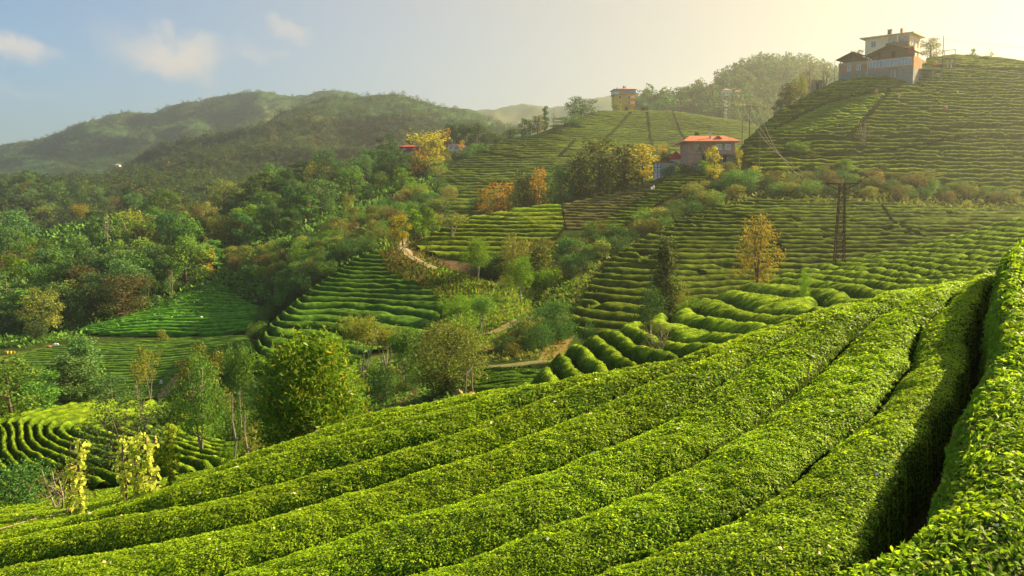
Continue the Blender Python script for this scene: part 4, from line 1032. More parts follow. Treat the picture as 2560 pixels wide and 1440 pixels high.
# far copies (seen at 100 m and more)
kinds('green', 'broadleaf_tree', 'green', 3, 'round', 3000, 0.042, hw=0.42, h0=0.10)
kinds('dark', 'broadleaf_tree', 'dark', 3, 'round', 3000, 0.042, hw=0.42, h0=0.10)
kinds('blue', 'broadleaf_tree', 'blue', 3, 'round', 3000, 0.040, hw=0.40, h0=0.10)
kinds('olive', 'broadleaf_tree', 'olive', 2, 'round', 2800, 0.038, hw=0.42, h0=0.15)
kinds('brown', 'broadleaf_tree', 'brown', 2, 'round', 2800, 0.036, hw=0.42, h0=0.08)
kinds('lime', 'broadleaf_tree', 'lime', 2, 'egg', 2400, 0.042, hw=0.34, h0=0.15)
kinds('yellow', 'autumn_tree', 'yellow', 2, 'egg', 1500, 0.05, hw=0.34, h0=0.18)
kinds('orange', 'autumn_tree', 'orange', 2, 'round', 1700, 0.045, hw=0.42, h0=0.12)
kinds('gold', 'autumn_tree', 'gold', 2, 'egg', 2200, 0.045, hw=0.32, h0=0.06, nl=14, big=0.55)
kinds('tall', 'broadleaf_tree', 'green', 2, 'egg', 2400, 0.038, hw=0.24, h0=0.2)
kinds('cypress', 'cypress', 'dark', 1, 'egg', 1200, 0.05, hw=0.13, h0=0.05, nl=10, big=0.8)
kinds('thin', 'slender_tree', 'pale', 2, 'top', 700, 0.05, hw=0.30, h0=0.5, stems=3, spread=0.14, r=0.013, bark=M_PALEBARK, nl=7, tuft=14)
kinds('thinyellow', 'slender_tree', 'yellow', 2, 'top', 900, 0.05, hw=0.34, h0=0.42, stems=4, spread=0.2, r=0.012, bark=M_PALEBARK, nl=9, tuft=14)
kinds('bare', 'bare_tree', 'brown', 2, 'egg', 260, 0.03, hw=0.3, h0=0.3, stems=2, spread=0.08, r=0.02, bark=M_PALEBARK, nl=14, big=0.35)
for key, lm in (('bush', 'green'), ('darkbush', 'dark'), ('olivebush', 'olive'), ('brownbush', 'brown'), ('limebush', 'lime'), ('yellowbush', 'yellow')):
    kinds(key, 'shrub', lm, 2, 'round', 2200, 0.062, hw=0.62, h0=0.0, stems=3, spread=0.3, r=0.03, nl=8, cat='shrub', big=0.6)
# near ones, with their own leaves
kinds('near_broad', 'broadleaf_tree', 'olive', 1, 'round', 9000, 0.030, hw=0.42, h0=0.10, nl=16, tuft=9, wid=0.42)
kinds('near_green', 'slender_tree', 'green', 2, 'egg', 6000, 0.030, hw=0.36, h0=0.28, nl=12, tuft=10, stems=3, spread=0.1, r=0.014, wid=0.35, bark=M_PALEBARK)
kinds('near_lime', 'slender_tree', 'lime', 2, 'egg', 4500, 0.034, hw=0.34, h0=0.35, nl=12, tuft=10, stems=2, spread=0.05, r=0.012, wid=0.35, bark=M_PALEBARK)
kinds('near_gold', 'autumn_tree', 'rust', 1, 'egg', 4200, 0.024, hw=0.34, h0=0.14, nl=18, tuft=6, r=0.016, stems=2, spread=0.05, big=0.45)
kinds('umbrella', 'slender_tree', 'pale', 2, 'top', 2600, 0.045, hw=0.34, h0=0.62, nl=9, tuft=16, stems=4, spread=0.24, r=0.012, wid=0.3, bark=M_PALEBARK)
kinds('umbrella_green', 'slender_tree', 'green', 2, 'top', 2600, 0.05, hw=0.34, h0=0.6, nl=8, tuft=16, stems=2, spread=0.08, r=0.014, wid=0.3, bark=M_PALEBARK)
kinds('pine', 'pine_tree', 'blue', 2, 'egg', 6000, 0.035, hw=0.30, h0=0.16, nl=20, tuft=8, big=0.42)
kinds('larch', 'conifer_tree', 'conifer', 1, 'cone', 5000, 0.028, hw=0.15, h0=0.02, nl=26, tuft=8, big=0.6, r=0.014)
kinds('sparse', 'grey_green_tree', 'blue', 1, 'round', 2600, 0.030, hw=0.5, h0=0.05, nl=20, tuft=5, stems=4, spread=0.3, r=0.012, big=0.35)
kinds('near_bush', 'shrub', 'dark', 2, 'round', 5000, 0.045, hw=0.6, h0=0.0, nl=14, stems=3, spread=0.3, r=0.02, cat='shrub', tuft=6)
kinds('near_limebush', 'shrub', 'lime', 1, 'round', 1500, 0.10, hw=0.55, h0=0.0, nl=8, stems=3, spread=0.2, r=0.02, cat='shrub', tuft=6, wid=0.3)
kinds('twiggy', 'bare_tree', 'brown', 1, 'round', 700, 0.03, hw=0.5, h0=0.3, stems=4, spread=0.3, r=0.018, nl=22, big=0.25, bark=M_PALEBARK)

PR = random.Random(3)
def plant(kind, u, Y, vtop, wpx, label, group=None, vbase=None, sink=0.1):
    if vbase is not None and Y is None:
        h = hits(np.array([float(u)]), np.array([float(vbase)]))[0]; x, y, z = h
    else:
        x, y, z = at_depth(u, Y)
    a, e = ray(u, vtop)
    H = max(float(e) * y - z, 0.4); W = wpx * y / F_PX
    k = K[kind][PR.randrange(len(K[kind]))]
    return k.place(x, y, z - sink, W, H + sink, PR.uniform(0, 6.28), label, group)

EXPL = [
 # kind, u, Y, vtop, width px, label
 ('near_green', 505, 50, 868, 135, 'tall green tree on pale forked stems left of the round chestnut'),
 ('olive', 512, 66, 856, 115, 'olive creeper-covered tree behind the tree with forked stems'),
 ('umbrella_green', 605, 64, 838, 72, 'slim feathery tree between the round chestnut and the olive creeper-covered tree'),
 ('pine', 172, 84, 878, 135, 'dark pine with bare lower trunk at the left, shorter of the pair'),
 ('pine', 214, 88, 834, 115, 'taller dark pine of the pair at the left'),
 ('green', 30, 72, 890, 170, 'wide green tree at the left edge below the valley floor field'),
 ('green', 92, 76, 922, 110, 'rounded green tree left of the dark pines'),
 ('blue', 280, 84, 935, 80, 'small bluish tree right of the dark pines'),
 ('thin', 376, 92, 858, 52, 'pale yellow slender tree beside the valley track'),
 ('thin', 345, 90, 892, 50, 'lower yellowish slender tree left of the pale yellow one'),
 ('sparse', 322, 46, 950, 165, 'thin-leaved grey-green tree behind the yellow vines'),
 ('twiggy', 160, 27, 1165, 130, 'bare twiggy shrub tree behind the left yellow vine'),
 ('near_broad', 1118, 60, 793, 175, 'big rounded olive-green tree in front of the pole frame'),
 ('umbrella', 905, 76, 782, 110, 'yellowish flat-topped tree with many pale stems on the knoll foot'),
 ('umbrella', 965, 78, 806, 90, 'flat-topped yellowish tree right of the taller many-stemmed one'),
 ('umbrella_green', 1010, 66, 806, 78, 'green umbrella-shaped young tree left of the big olive-green tree'),
 ('near_lime', 1146, 100, 734, 78, 'lime young tree on the grass bank above the big olive-green tree'),
 ('umbrella_green', 1206, 92, 728, 58, 'thin young tree with long bare stem on the grass bank'),
 ('near_lime', 1195, 121, 588, 72, 'bright green slender tree beside the dirt track below the terrace'),
 ('near_lime', 1302, 108, 636, 78, 'yellow-green slender tree on the sunny grass below the dirt track'),
 ('thin', 1130, 148, 528, 66, 'thin olive tree standing in the terrace rows'),
 ('yellow', 985, 150, 535, 40, 'small yellow tree at the bend of the dirt track, left of two'),
 ('yellow', 1007, 149, 530, 38, 'small yellow tree at the bend of the dirt track, right of two'),
 ('lime', 1035, 158, 520, 60, 'bright green tree behind the yellow pair at the track bend'),
 ('lime', 1072, 160, 516, 50, 'bright green tree at the top left corner of the terrace'),
 ('olive', 1278, 126, 578, 82, 'olive-brown tree in the gully below the terrace'),
 ('gold', 1350, 124, 606, 66, 'gold-green tree in the gully beside the olive-brown tree'),
 ('dark', 1422, 130, 590, 95, 'dark rounded tree in the gully right of the gold-green tree'),
 ('lime', 1476, 130, 610, 40, 'bright green pointed young tree at the right end of the gully'),
 ('larch', 1660, 74, 583, 82, 'narrow conifer in front of the slope behind the pylon'),
 ('near_gold', 1893, 84, 528, 98, 'orange autumn tree standing alone left of the pylon'),
 ('twiggy', 1637, 44, 798, 70, 'small half-bare pinkish tree between the finger-like tea hedges'),
 ('orange', 1243, 186, 450, 92, 'large orange tree at the left end of the pruned slope crest'),
 ('gold', 1310, 196, 425, 66, 'yellow-green tree right of the large orange tree'),
 ('orange', 1347, 198, 414, 52, 'orange-topped tree in the row behind the pruned slope'),
 ('dark', 1398, 196, 408, 74, 'dark green tree left of the tallest gold-green tree'),
 ('gold', 1495, 196, 338, 110, 'tallest gold-green tree of the row behind the pruned slope'),
 ('gold', 1445, 197, 380, 60, 'shorter gold-green tree leaning on the tallest one'),
 ('gold', 1556, 196, 354, 84, 'gold-green tree right of the tallest one'),
 ('yellow', 1606, 194, 356, 76, 'yellow tree left of the small white house'),
 ('dark', 1663, 188, 374, 42, 'dark little tree in front of the small white house'),
 ('orange', 1655, 200, 356, 30, 'small orange tree behind the dark little tree at the white house'),
 ('cypress', 1738, 205, 328, 22, 'dark pointed tree behind the brick house roof'),
 ('yellow', 1782, 168, 362, 34, 'yellow tree in front of the brick house'),
 ('thinyellow', 1845, 172, 365, 18, 'yellow creeper hanging at the right corner of the brick house'),
 ('thinyellow', 1070, 300, 322, 92, 'tall yellow many-stemmed trees left of the far white house'),
 ('yellow', 1093, 296, 340, 50, 'yellow tree in front of the far white house'),
 ('orange', 1045, 292, 372, 56, 'rust-brown tree below the tall yellow many-stemmed trees'),
 ('thin', 1062, 290, 385, 60, 'bare-stemmed tree at the left edge of the middle hill'),
 ('orange', 1110, 346, 318, 40, 'orange-topped tree left of the dark ridge clump'),
 ('dark', 1133, 350, 304, 56, 'dark tree of the ridge clump, leftmost'),
 ('dark', 1166, 352, 306, 58, 'dark tree of the ridge clump, second from the left'),
 ('dark', 1196, 350, 305, 52, 'dark tree of the ridge clump, third from the left'),
 ('green', 1224, 348, 326, 40, 'lower green tree at the right end of the dark ridge clump'),
 ('green', 1248, 350, 334, 36, 'small green tree past the right end of the dark ridge clump'),
 ('orange', 1153, 338, 349, 14, 'small orange tree by the far white house'),
 ('cypress', 1024, 338, 336, 20, 'dark pointed tree behind the far red house'),
 ('dark', 930, 327, 370, 84, 'large dark tree on the forest ridge left of the far red house'),
 ('cypress', 956, 330, 364, 20, 'narrow dark tree right of the large dark ridge tree'),
 ('tall', 977, 334, 378, 16, 'slim light-green tree left of the far red house'),
 ('green', 1276, 356, 320, 38, 'green tree on the middle hill skyline above the tea'),
 ('dark', 1312, 360, 294, 42, 'dark tree on the skyline left of the cypress'),
 ('gold', 1344, 362, 286, 40, 'yellowish tree on the skyline beside the cypress'),
 ('cypress', 1364, 368, 264, 17, 'dark cypress on the middle hill skyline'),
 ('bare', 1384, 370, 270, 20, 'bare tree right of the cypress'),
 ('green', 1412, 378, 292, 52, 'green tree on the slope below the large skyline tree'),
 ('dark', 1452, 398, 240, 82, 'large dark tree on the skyline left of the yellow house'),
 ('green', 1398, 366, 318, 50, 'green tree below the cypress on the hill edge'),
 ('olive', 1546, 424, 254, 20, 'small tree against the foot of the yellow house'),
 ('gold', 1972, 207, 206, 50, 'yellow-brown tree on the left edge of the sunlit hillside'),
 ('olive', 2004, 211, 184, 44, 'olive tree above the yellow-brown one on the hillside edge'),
 ('bare', 2026, 213, 150, 48, 'tall half-bare tree left of the orange brick annex'),
 ('bare', 2062, 217, 162, 36, 'thin bare tree just left of the orange brick annex'),
 ('dark', 1948, 205, 250, 28, 'dark shrub-like tree low on the hillside edge'),
 ('olive', 2328, 246, 92, 62, 'round open tree on the crest right of the white house'),
 ('gold', 2140, 236, 122, 40, 'yellow tree peeping over the orange brick annex'),
 ('dark', 2432, 250, 120, 16, 'tiny dark tree on the hill crest skyline'),
 ('bare', 2476, 250, 124, 34, 'tiny sparse tree on the hill crest at the far right'),
 ('bare', 2160, 187, 300, 44, 'thin bare tree standing in the sunlit tea hillside'),
 ('lime', 1992, 184, 350, 52, 'bright green tree at the foot of the sunlit hillside'),
 ('brown', 2022, 182, 386, 56, 'brownish tree right of the bright green one at the hillside foot'),
 ('lime', 2112, 174, 396, 54, 'lime tree right behind the top of the pylon'),
 ('brown', 2078, 174, 408, 56, 'brownish tree behind the pylon arms'),
 ('thinyellow', 1886, 170, 412, 34, 'yellow creeper-hung tree beside the leaning pole'),
 ('yellow', 2194, 172, 428, 24, 'small yellow tree in the bush line right of the pylon'),
 ('brown', 2235, 172, 430, 52, 'brown bushy tree in the bush line right of the pylon'),
 ('olive', 2312, 172, 424, 70, 'largest rounded tree of the bush line right of the pylon'),
 ('blue', 2500, 168, 470, 60, 'greyish tree at the right end of the bush line'),
 ('dark', 322, 302, 462, 34, 'dark round-headed tree on the small wooded knoll'),
 ('blue', 338, 298, 482, 44, 'light green tree in front of the dark round-headed tree'),
 ('cypress', 363, 296, 492, 12, 'dark narrow tree on the knoll, left of two'),
 ('cypress', 378, 296, 490, 12, 'dark narrow tree on the knoll, right of two'),
 ('green', 412, 294, 468, 62, 'broad green tree on the knoll skyline'),
 ('dark', 70, 290, 555, 60, 'dark round tree at the left end of the small knoll'),
 ('dark', 102, 290, 562, 40, 'small dark tree beside the dark round tree on the knoll'),
 ('thinyellow', 204, 310, 506, 40, 'yellowish tree standing on the small tea knoll'),
 ('tall', 232, 250, 525, 34, 'tall thin olive tree in front of the tea knoll'),
 ('bare', 270, 250, 525, 30, 'bare grey tree in front of the tea knoll'),
 ('yellow', 80, 225, 608, 34, 'yellow-topped tree at the left edge of the wood clearing'),
 ('brown', 362, 215, 560, 70, 'rust-green round tree below the wooded knoll'),
 ('orange', 518, 200, 618, 44, 'small orange tree in the forest above the valley field'),
 ('brown', 310, 172, 680, 125, 'broad bare-brown tree above the bright valley field'),
 ('brown', 220, 182, 660, 90, 'grey-brown tree left of the broad bare-brown one'),
 ('bare', 428, 182, 668, 32, 'dead white tree at the edge of the bright valley field'),
 ('thinyellow', 200, 176, 702, 50, 'yellow-topped umbrella tree below the grey-brown tree'),
]
SHRUBS = [
 ('limebush', 1762, 173, 400, 58, 'lime shrub hiding the base of the brick house, middle of three'),
 ('bush', 1716, 174, 408, 44, 'green shrub at the left corner of the brick house'),
 ('olivebush', 1818, 174, 402, 46, 'olive shrub below the porch of the brick house'),
 ('darkbush', 1672, 180, 412, 46, 'dark shrub in front of the small white house'),
 ('near_bush', 38, 31, 1135, 210, 'dark shrub at the left edge below the curving field'),
 ('near_limebush', 572, 30, 1104, 56, 'lime fern-like shrub at the edge of the near tea'),
 ('olivebush', 640, 34, 1050, 80, 'tall grassy shrub left of the round chestnut'),
 ('near_bush', 1622, 70, 708, 88, 'dark shrub left of the narrow conifer'),
 ('olivebush', 1692, 75, 690, 56, 'olive shrub right of the narrow conifer'),
 ('near_limebush', 1735, 70, 742, 80, 'low lime shrub where the ridge tea begins'),
 ('near_bush', 1385, 82, 738, 95, 'dark bush on the bank between the two tracks'),
 ('near_bush', 1348, 78, 800, 80, 'dark green bush at the foot of the bank'),
 ('near_bush', 1474, 68, 788, 48, 'green bush in the low rows left of the dark shrub'),
 ('near_bush', 955, 62, 895, 80, 'leafy bush below the yellowish flat-topped trees'),
 ('darkbush', 1110, 60, 930, 110, 'dark bush under the big olive-green tree'),
 ('bush', 580, 60, 1000, 70, 'green bush behind the forked-stem tree'),
 ('bush', 430, 62, 1000, 90, 'green bush beside the valley track'),
 ('limebush', 2010, 60, 665, 24, 'lime sapling in the ridge tea near the orange tree'),
 ('limebush', 1790, 178, 398, 30, 'bright shrub at the foot of the brick house'),
 ('brownbush', 200, 132, 872, 22, 'grey shrub beside the white plastic sheets'),
 ('olivebush', 404, 139, 820, 26, 'grey-green shrub between the bright field and the valley floor'),
]
for e in EXPL: plant(*e)
for e in SHRUBS: plant(*e)

# ---- the wood and the scrub: single trees and shrubs, strewn region by region
COLW = {'thin': 'slender olive', 'bare': 'half-bare', 'green': 'mid-green', 'dark': 'dark green', 'blue': 'bluish green', 'olive': 'olive', 'brown': 'brownish', 'lime': 'light green', 'yellow': 'yellow', 'orange': 'orange', 'gold': 'gold-green', 'tall': 'slim green',
        'bush': 'green', 'darkbush': 'dark', 'olivebush': 'olive', 'brownbush': 'brownish', 'limebush': 'lime', 'yellowbush': 'yellow'}
def scatter(poly, spacing, mix, hpx, wr, zone, group, what, seed, jitter=0.4, ymax=900, ymin=20):
    rg = random.Random(seed); us = [p[0] for p in poly]; vs = [p[1] for p in poly]; pts = []
    sv = spacing * 0.62; v = min(vs); r = 0
    while v <= max(vs):
        u = min(us) + (0.5 * spacing if r % 2 else 0)
        while u <= max(us):
            pts.append((u + rg.uniform(-jitter, jitter) * spacing, v + rg.uniform(-jitter, jitter) * sv)); u += spacing
        v += sv; r += 1
    P = np.array(pts); P = P[in_poly(P[:, 0], P[:, 1], poly)]
    H = hits(P[:, 0], P[:, 1])
    ok = np.isfinite(H[:, 0]) & (H[:, 1] < ymax) & (H[:, 1] > ymin); P, H = P[ok], H[ok]
    vmid = np.quantile(P[:, 1], [1 / 3, 2 / 3])
    belts = {0: [], 1: [], 2: []}
    for p, h in zip(P, H): belts[int(p[1] > vmid[0]) + int(p[1] > vmid[1])].append((p, h))
    n = 0
    for b, lst in belts.items():
        lst.sort(key=lambda q: q[0][0])
        for i, (p, h) in enumerate(lst):
            kd = rg.choices(list(mix), list(mix.values()))[0]
            hh = rg.uniform(*hpx) * h[1] / F_PX; w = hh * rg.uniform(*wr)
            k = K[kd][rg.randrange(len(K[kd]))]
            lab = f"{COLW[kd]} {what} {zone}, {('upper', 'middle', 'lower')[b]} belt, {ordinal(i + 1)} from left"
            k.place(h[0], h[1], h[2] - 0.15, w, hh + 0.15, rg.uniform(0, 6.28), lab, group); n += 1
    return n
WOODMIX = {'green': 4, 'dark': 3, 'blue': 5, 'olive': 1.5, 'brown': 0.4, 'tall': 1.2, 'lime': .7, 'thin': .5, 'bare': .25}
nt = 0
nt += scatter([(-20, 650), (60, 640), (130, 700), (280, 690), (300, 640), (420, 630), (520, 640), (565, 680), (480, 730), (330, 790), (200, 830), (70, 862), (-20, 868)], 46, WOODMIX, (70, 140), (0.5, 0.95), 'in the valley wood', 'trees of the valley wood', 'tree', 1)
nt += scatter([(330, 560), (440, 560), (560, 526), (720, 470), (900, 430), (990, 410), (1060, 470), (1000, 492), (850, 545), (720, 600), (560, 625), (420, 620), (340, 610)], 40, {'green': 4, 'dark': 4, 'blue': 2, 'olive': 2.0, 'brown': .4, 'lime': .7, 'tall': 1.5, 'thin': .5}, (44, 92), (0.6, 1.05), 'on the forest ridge', 'trees of the forest ridge', 'tree', 2)
nt += scatter([(-20, 470), (120, 468), (240, 480), (330, 500), (300, 535), (200, 545), (100, 560), (-20, 600)], 36, {'green': 3, 'blue': 5, 'olive': 1.5, 'dark': 2, 'brown': .4}, (26, 48), (0.6, 0.9), 'on the far bluish slope', 'trees on the bluish slope', 'tree', 3, ymin=360)
ns = 0
ns += scatter([(600, 690), (570, 650), (700, 615), (850, 560), (1000, 500), (1090, 470), (1145, 490), (1130, 560), (1010, 590), (940, 612), (850, 640), (740, 700), (660, 735), (640, 720)], 27, {'bush': 4, 'darkbush': 3, 'olivebush': 4, 'brownbush': 1, 'limebush': .6}, (24, 40), (1.0, 1.5), 'on the scrub slope', 'shrubs of the scrub slope', 'shrub', 4)
ns += scatter([(640, 850), (655, 790), (720, 720), (800, 660), (870, 628), (930, 610), (960, 620), (880, 645), (800, 705), (710, 780), (650, 850)], 26, {'darkbush': 5, 'bush': 2, 'olivebush': 1}, (30, 46), (0.9, 1.3), 'along the knoll edge', 'shrubs along the knoll edge', 'shrub', 5, ymin=85)
ns += scatter([(1470, 590), (1560, 580), (1650, 548), (1720, 500), (1860, 440), (1900, 470), (1800, 520), (1700, 560), (1560, 632), (1500, 660), (1480, 640)], 27, {'darkbush': 4, 'bush': 3, 'olivebush': 2, 'limebush': .8}, (30, 50), (1.0, 1.5), 'below the pruned slope', 'shrubs below the pruned slope', 'shrub', 6)
ns += scatter([(1890, 470), (1960, 435), (2060, 440), (2200, 452), (2420, 478), (2560, 500), (2580, 525), (2400, 510), (2200, 495), (2050, 490), (1900, 505)], 34, {'darkbush': 4, 'brownbush': 2.5, 'olivebush': 2, 'bush': 1.5}, (26, 40), (1.1, 1.7), 'in the bush line', 'shrubs of the bush line', 'shrub', 7)
ns += scatter([(1180, 690), (1260, 650), (1340, 640), (1450, 625), (1500, 650), (1440, 700), (1330, 730), (1220, 712)], 30, {'darkbush': 3, 'bush': 2, 'olivebush': 3, 'brownbush': 1, 'limebush': 1}, (34, 56), (1.0, 1.4), 'in the gully beside the dirt track', 'shrubs of the gully', 'shrub', 8)
ns += scatter([(1240, 880), (1300, 830), (1390, 790), (1430, 800), (1370, 880), (1300, 900)], 30, {'darkbush': 3, 'bush': 2, 'olivebush': 1.4}, (34, 54), (1.0, 1.4), 'on the dark bank', 'shrubs of the dark bank', 'shrub', 9)
ns += scatter([(560, 1010), (650, 950), (780, 930), (900, 930), (1080, 955), (1060, 985), (900, 1000), (700, 1050), (560, 1080)], 36, {'bush': 3, 'darkbush': 3, 'olivebush': 1.5, 'limebush': 1}, (26, 52), (1.1, 1.6), 'on the bank below the knoll', 'shrubs of the lower bank', 'shrub', 10)
ns += scatter([(-10, 960), (60, 935), (180, 990), (260, 1012), (200, 1030), (60, 1045), (-10, 1050)], 34, {'bush': 3, 'darkbush': 3, 'blue': 0.0001}, (40, 70), (1.0, 1.4), 'round the dark pines', 'shrubs round the pines', 'shrub', 12)
ns += scatter([(1000, 415), (1120, 390), (1260, 362), (1420, 318), (1480, 290), (1440, 330), (1300, 352), (1160, 400), (1080, 450), (1060, 440)], 24, {'bush': 3, 'darkbush': 2, 'limebush': 1.5, 'olivebush': 1.5}, (18, 32), (1.0, 1.5), 'on the middle hill edge', 'shrubs along the middle hill edge', 'shrub', 13)
ns += scatter([(1150, 540), (1240, 500), (1400, 490), (1600, 455), (1640, 440), (1600, 470), (1400, 505), (1200, 535)], 34, {'darkbush': 4, 'bush': 2, 'olivebush': 2}, (30, 50), (1.0, 1.4), 'under the gold-green trees', 'shrubs under the gold trees', 'shrub', 14, ymin=182)
print('trees', nt + len(EXPL), 'shrubs', ns + len(SHRUBS))

# ---- far woods, one mass each: many small crowns in one mesh
def far_wood(name, poly, layers, n, size, kinds_w, label, seed, zr=(0.7, 1.1)):
    rng = np.random.default_rng(seed); us = [p[0] for p in poly]; vs = [p[1] for p in poly]
    U = rng.uniform(min(us), max(us), n * 3); Vv = rng.uniform(min(vs), max(vs), n * 3); m = in_poly(U, Vv, poly)
    H = hits(U[m], Vv[m]); H = H[np.isfinite(H[:, 0])]
    H = H[np.isin(layer_at(H[:, 0], H[:, 1]), [LNAMES.index(k) for k in layers])][:n]
    keys = list(kinds_w); w = np.array([kinds_w[k] for k in keys], float); w /= w.sum()
    patch = fbm(H[:, 0] / 70, H[:, 1] / 70, 50 + seed, 3)
    Vs, Fs, Ms, off = [], [], [], 0; mats = [LEAF[K[k][0].mat.name and MATKEY[k]] for k in keys]
    for j, h in enumerate(H):
        ki = rng.choice(len(keys), p=w); k = K[keys[ki]][0]
        s = size * rng.uniform(0.55, 1.3)
        if h[1] > 450: nc = 110 if h[1] < 800 else 64
        else: nc = 200
        sel = rng.choice(len(k.F), nc, replace=False); V = k.V.reshape(-1, 4, 3)[sel]
        c = V.mean(1, keepdims=True); V = c + (V - c) * (3.6 if nc < 190 else 3.0)
        a = rng.uniform(0, 6.28); ca, sa = math.cos(a), math.sin(a)
        W = np.stack([V[..., 0] * ca - V[..., 1] * sa, V[..., 0] * sa + V[..., 1] * ca, V[..., 2] * rng.uniform(*zr)], -1) * s
        W = W.reshape(-1, 3) + h - np.array([0, 0, 0.12 * s])
        Vs.append(W); Fs.append(np.arange(len(W)).reshape(-1, 4) + off); Ms.append(np.full(len(W) // 4, ki)); off += len(W)
    o = obj(name, make_mesh(name, np.concatenate(Vs), np.concatenate(Fs), mats, np.concatenate(Ms)), kind='stuff', label=label, category='forest')
MATKEY = {'green': 'green', 'dark': 'dark', 'blue': 'blue', 'olive': 'olive', 'brown': 'brown', 'gold': 'gold', 'orange': 'orange'}
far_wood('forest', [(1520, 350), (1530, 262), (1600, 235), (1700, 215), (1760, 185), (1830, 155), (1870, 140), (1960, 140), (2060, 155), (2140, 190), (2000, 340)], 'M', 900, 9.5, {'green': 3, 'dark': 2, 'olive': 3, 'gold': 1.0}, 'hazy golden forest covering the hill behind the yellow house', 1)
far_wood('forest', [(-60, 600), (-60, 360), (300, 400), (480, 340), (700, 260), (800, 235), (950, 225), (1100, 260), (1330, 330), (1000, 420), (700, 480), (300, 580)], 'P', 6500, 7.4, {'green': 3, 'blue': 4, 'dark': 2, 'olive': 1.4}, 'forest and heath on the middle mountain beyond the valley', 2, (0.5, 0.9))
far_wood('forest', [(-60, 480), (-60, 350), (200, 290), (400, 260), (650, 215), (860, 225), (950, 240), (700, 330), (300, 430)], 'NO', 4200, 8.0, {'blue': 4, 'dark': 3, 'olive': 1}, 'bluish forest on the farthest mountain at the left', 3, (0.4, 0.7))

# ---- low growth on banks and under the trees
def low_growth(name, poly, n, size, lm, label, seed, ymin=20, ymax=420, up=0.8, wid=0.3):
    rng = np.random.default_rng(seed); us = [p[0] for p in poly]; vs = [p[1] for p in poly]
    U = rng.uniform(min(us), max(us), n * 3); Vv = rng.uniform(min(vs), max(vs), n * 3); m = in_poly(U, Vv, poly)
    H = hits(U[m], Vv[m]); H = H[np.isfinite(H[:, 0]) & (H[:, 1] > ymin) & (H[:, 1] < ymax)][:n]
    H = H[~on_track(H, -0.3)]
    nr = rng.normal(size=H.shape) * 0.6 + np.array([0, 0, 1.0]); nr /= np.linalg.norm(nr, axis=1, keepdims=True)
    L = size * np.clip(H[:, 1] / 90.0, 0.5, 4.0) * rng.uniform(0.6, 1.5, len(H))
    r = cards_at(H, nr, L, rng, 0.3, wid, up)
    obj(name, make_mesh(name, r[0], r[1], [LEAF[lm]]), kind='stuff', label=label, category='ground cover')
low_growth('grass', [(1075, 665), (1260, 715), (1420, 690), (1500, 640), (1490, 760), (1400, 800), (1330, 850), (1190, 880), (1110, 800), (1070, 720)], 12000, 0.32, 'lime', 'long grass on the bank below the dirt track', 21)
low_growth('undergrowth', [(-20, 600), (330, 520), (1000, 400), (1150, 480), (1000, 610), (640, 760), (60, 870), (-20, 870)], 30000, 0.42, 'green', 'undergrowth of the valley wood and scrub slope', 22, wid=0.6)
low_growth('undergrowth', [(540, 1150), (560, 960), (660, 900), (900, 900), (1100, 900), (1240, 930), (1160, 990), (900, 1060)], 11000, 0.36, 'green', 'undergrowth on the bank below the knoll', 23, wid=0.6)
low_growth('dry_grass', [(940, 680), (930, 610), (1010, 588), (1080, 590), (1100, 660), (1240, 720), (1120, 760), (1060, 740)], 5000, 0.42, 'gold', 'dry grass round the bend of the dirt track', 24)
low_growth('undergrowth', [(1180, 690), (1470, 590), (1660, 545), (1900, 430), (2100, 440), (2580, 500), (2580, 530), (2100, 510), (1900, 510), (1700, 565), (1540, 650), (1460, 800), (1380, 900), (1220, 905)], 14000, 0.4, 'olive', 'undergrowth in the gully and along the bush line', 25, wid=0.6)

# ---- the round chestnut in front: long drooping leaves
rng = np.random.default_rng(77)
cx_, cy_, cz_ = at_depth(783, 27)
topz = float(ray(783, 828)[1]) * cy_; Hc = topz - cz_; Wc = 250 * cy_ / F_PX
ch = empty('chestnut_tree', (cx_, cy_, cz_ - 0.1), 0, label='round glossy chestnut bush-tree with yellowing leaves at the edge of the near tea', category='tree')
lob = [(0, 0, 0.42 * Hc, 0.42 * Wc, 0.42 * Wc, 0.42 * Hc)]
for i in range(22):
    a = i * 2.399; t = (i + .5) / 22; zz = (0.1 + 0.78 * t) * Hc; rr = 0.42 * Wc * math.sin(math.pi * (0.15 + 0.78 * t)) ** 0.7
    lob.append((rr * math.cos(a), rr * math.sin(a), zz, 0.17 * Wc, 0.17 * Wc, 0.13 * Hc))
lob += [(-0.08 * Wc, 0, 0.93 * Hc, 0.07 * Wc, 0.07 * Wc, 0.10 * Hc), (-0.16 * Wc, 0, 0.86 * Hc, 0.08 * Wc, 0.08 * Wc, 0.09 * Hc), (0.1 * Wc, 0, 0.84 * Hc, 0.09 * Wc, 0.09 * Wc, 0.10 * Hc)]
V, F = crown_cards(lob, 17000, 0.19, rng, 0.27, 0.35, -0.2, 7)
V[:, 2] = np.maximum(V[:, 2], -0.05)
obj('crown', make_mesh('crown', V, F, [LEAF['chestnut']]), ch)
obj('trunk', trunk_geo(rng, 0.7 * Hc, 0.09, [l[:3] + (1, 1, 1) for l in lob[1:14]], 3, 0.2, 0.4).mesh('trunk', [M_BARK], True), ch)

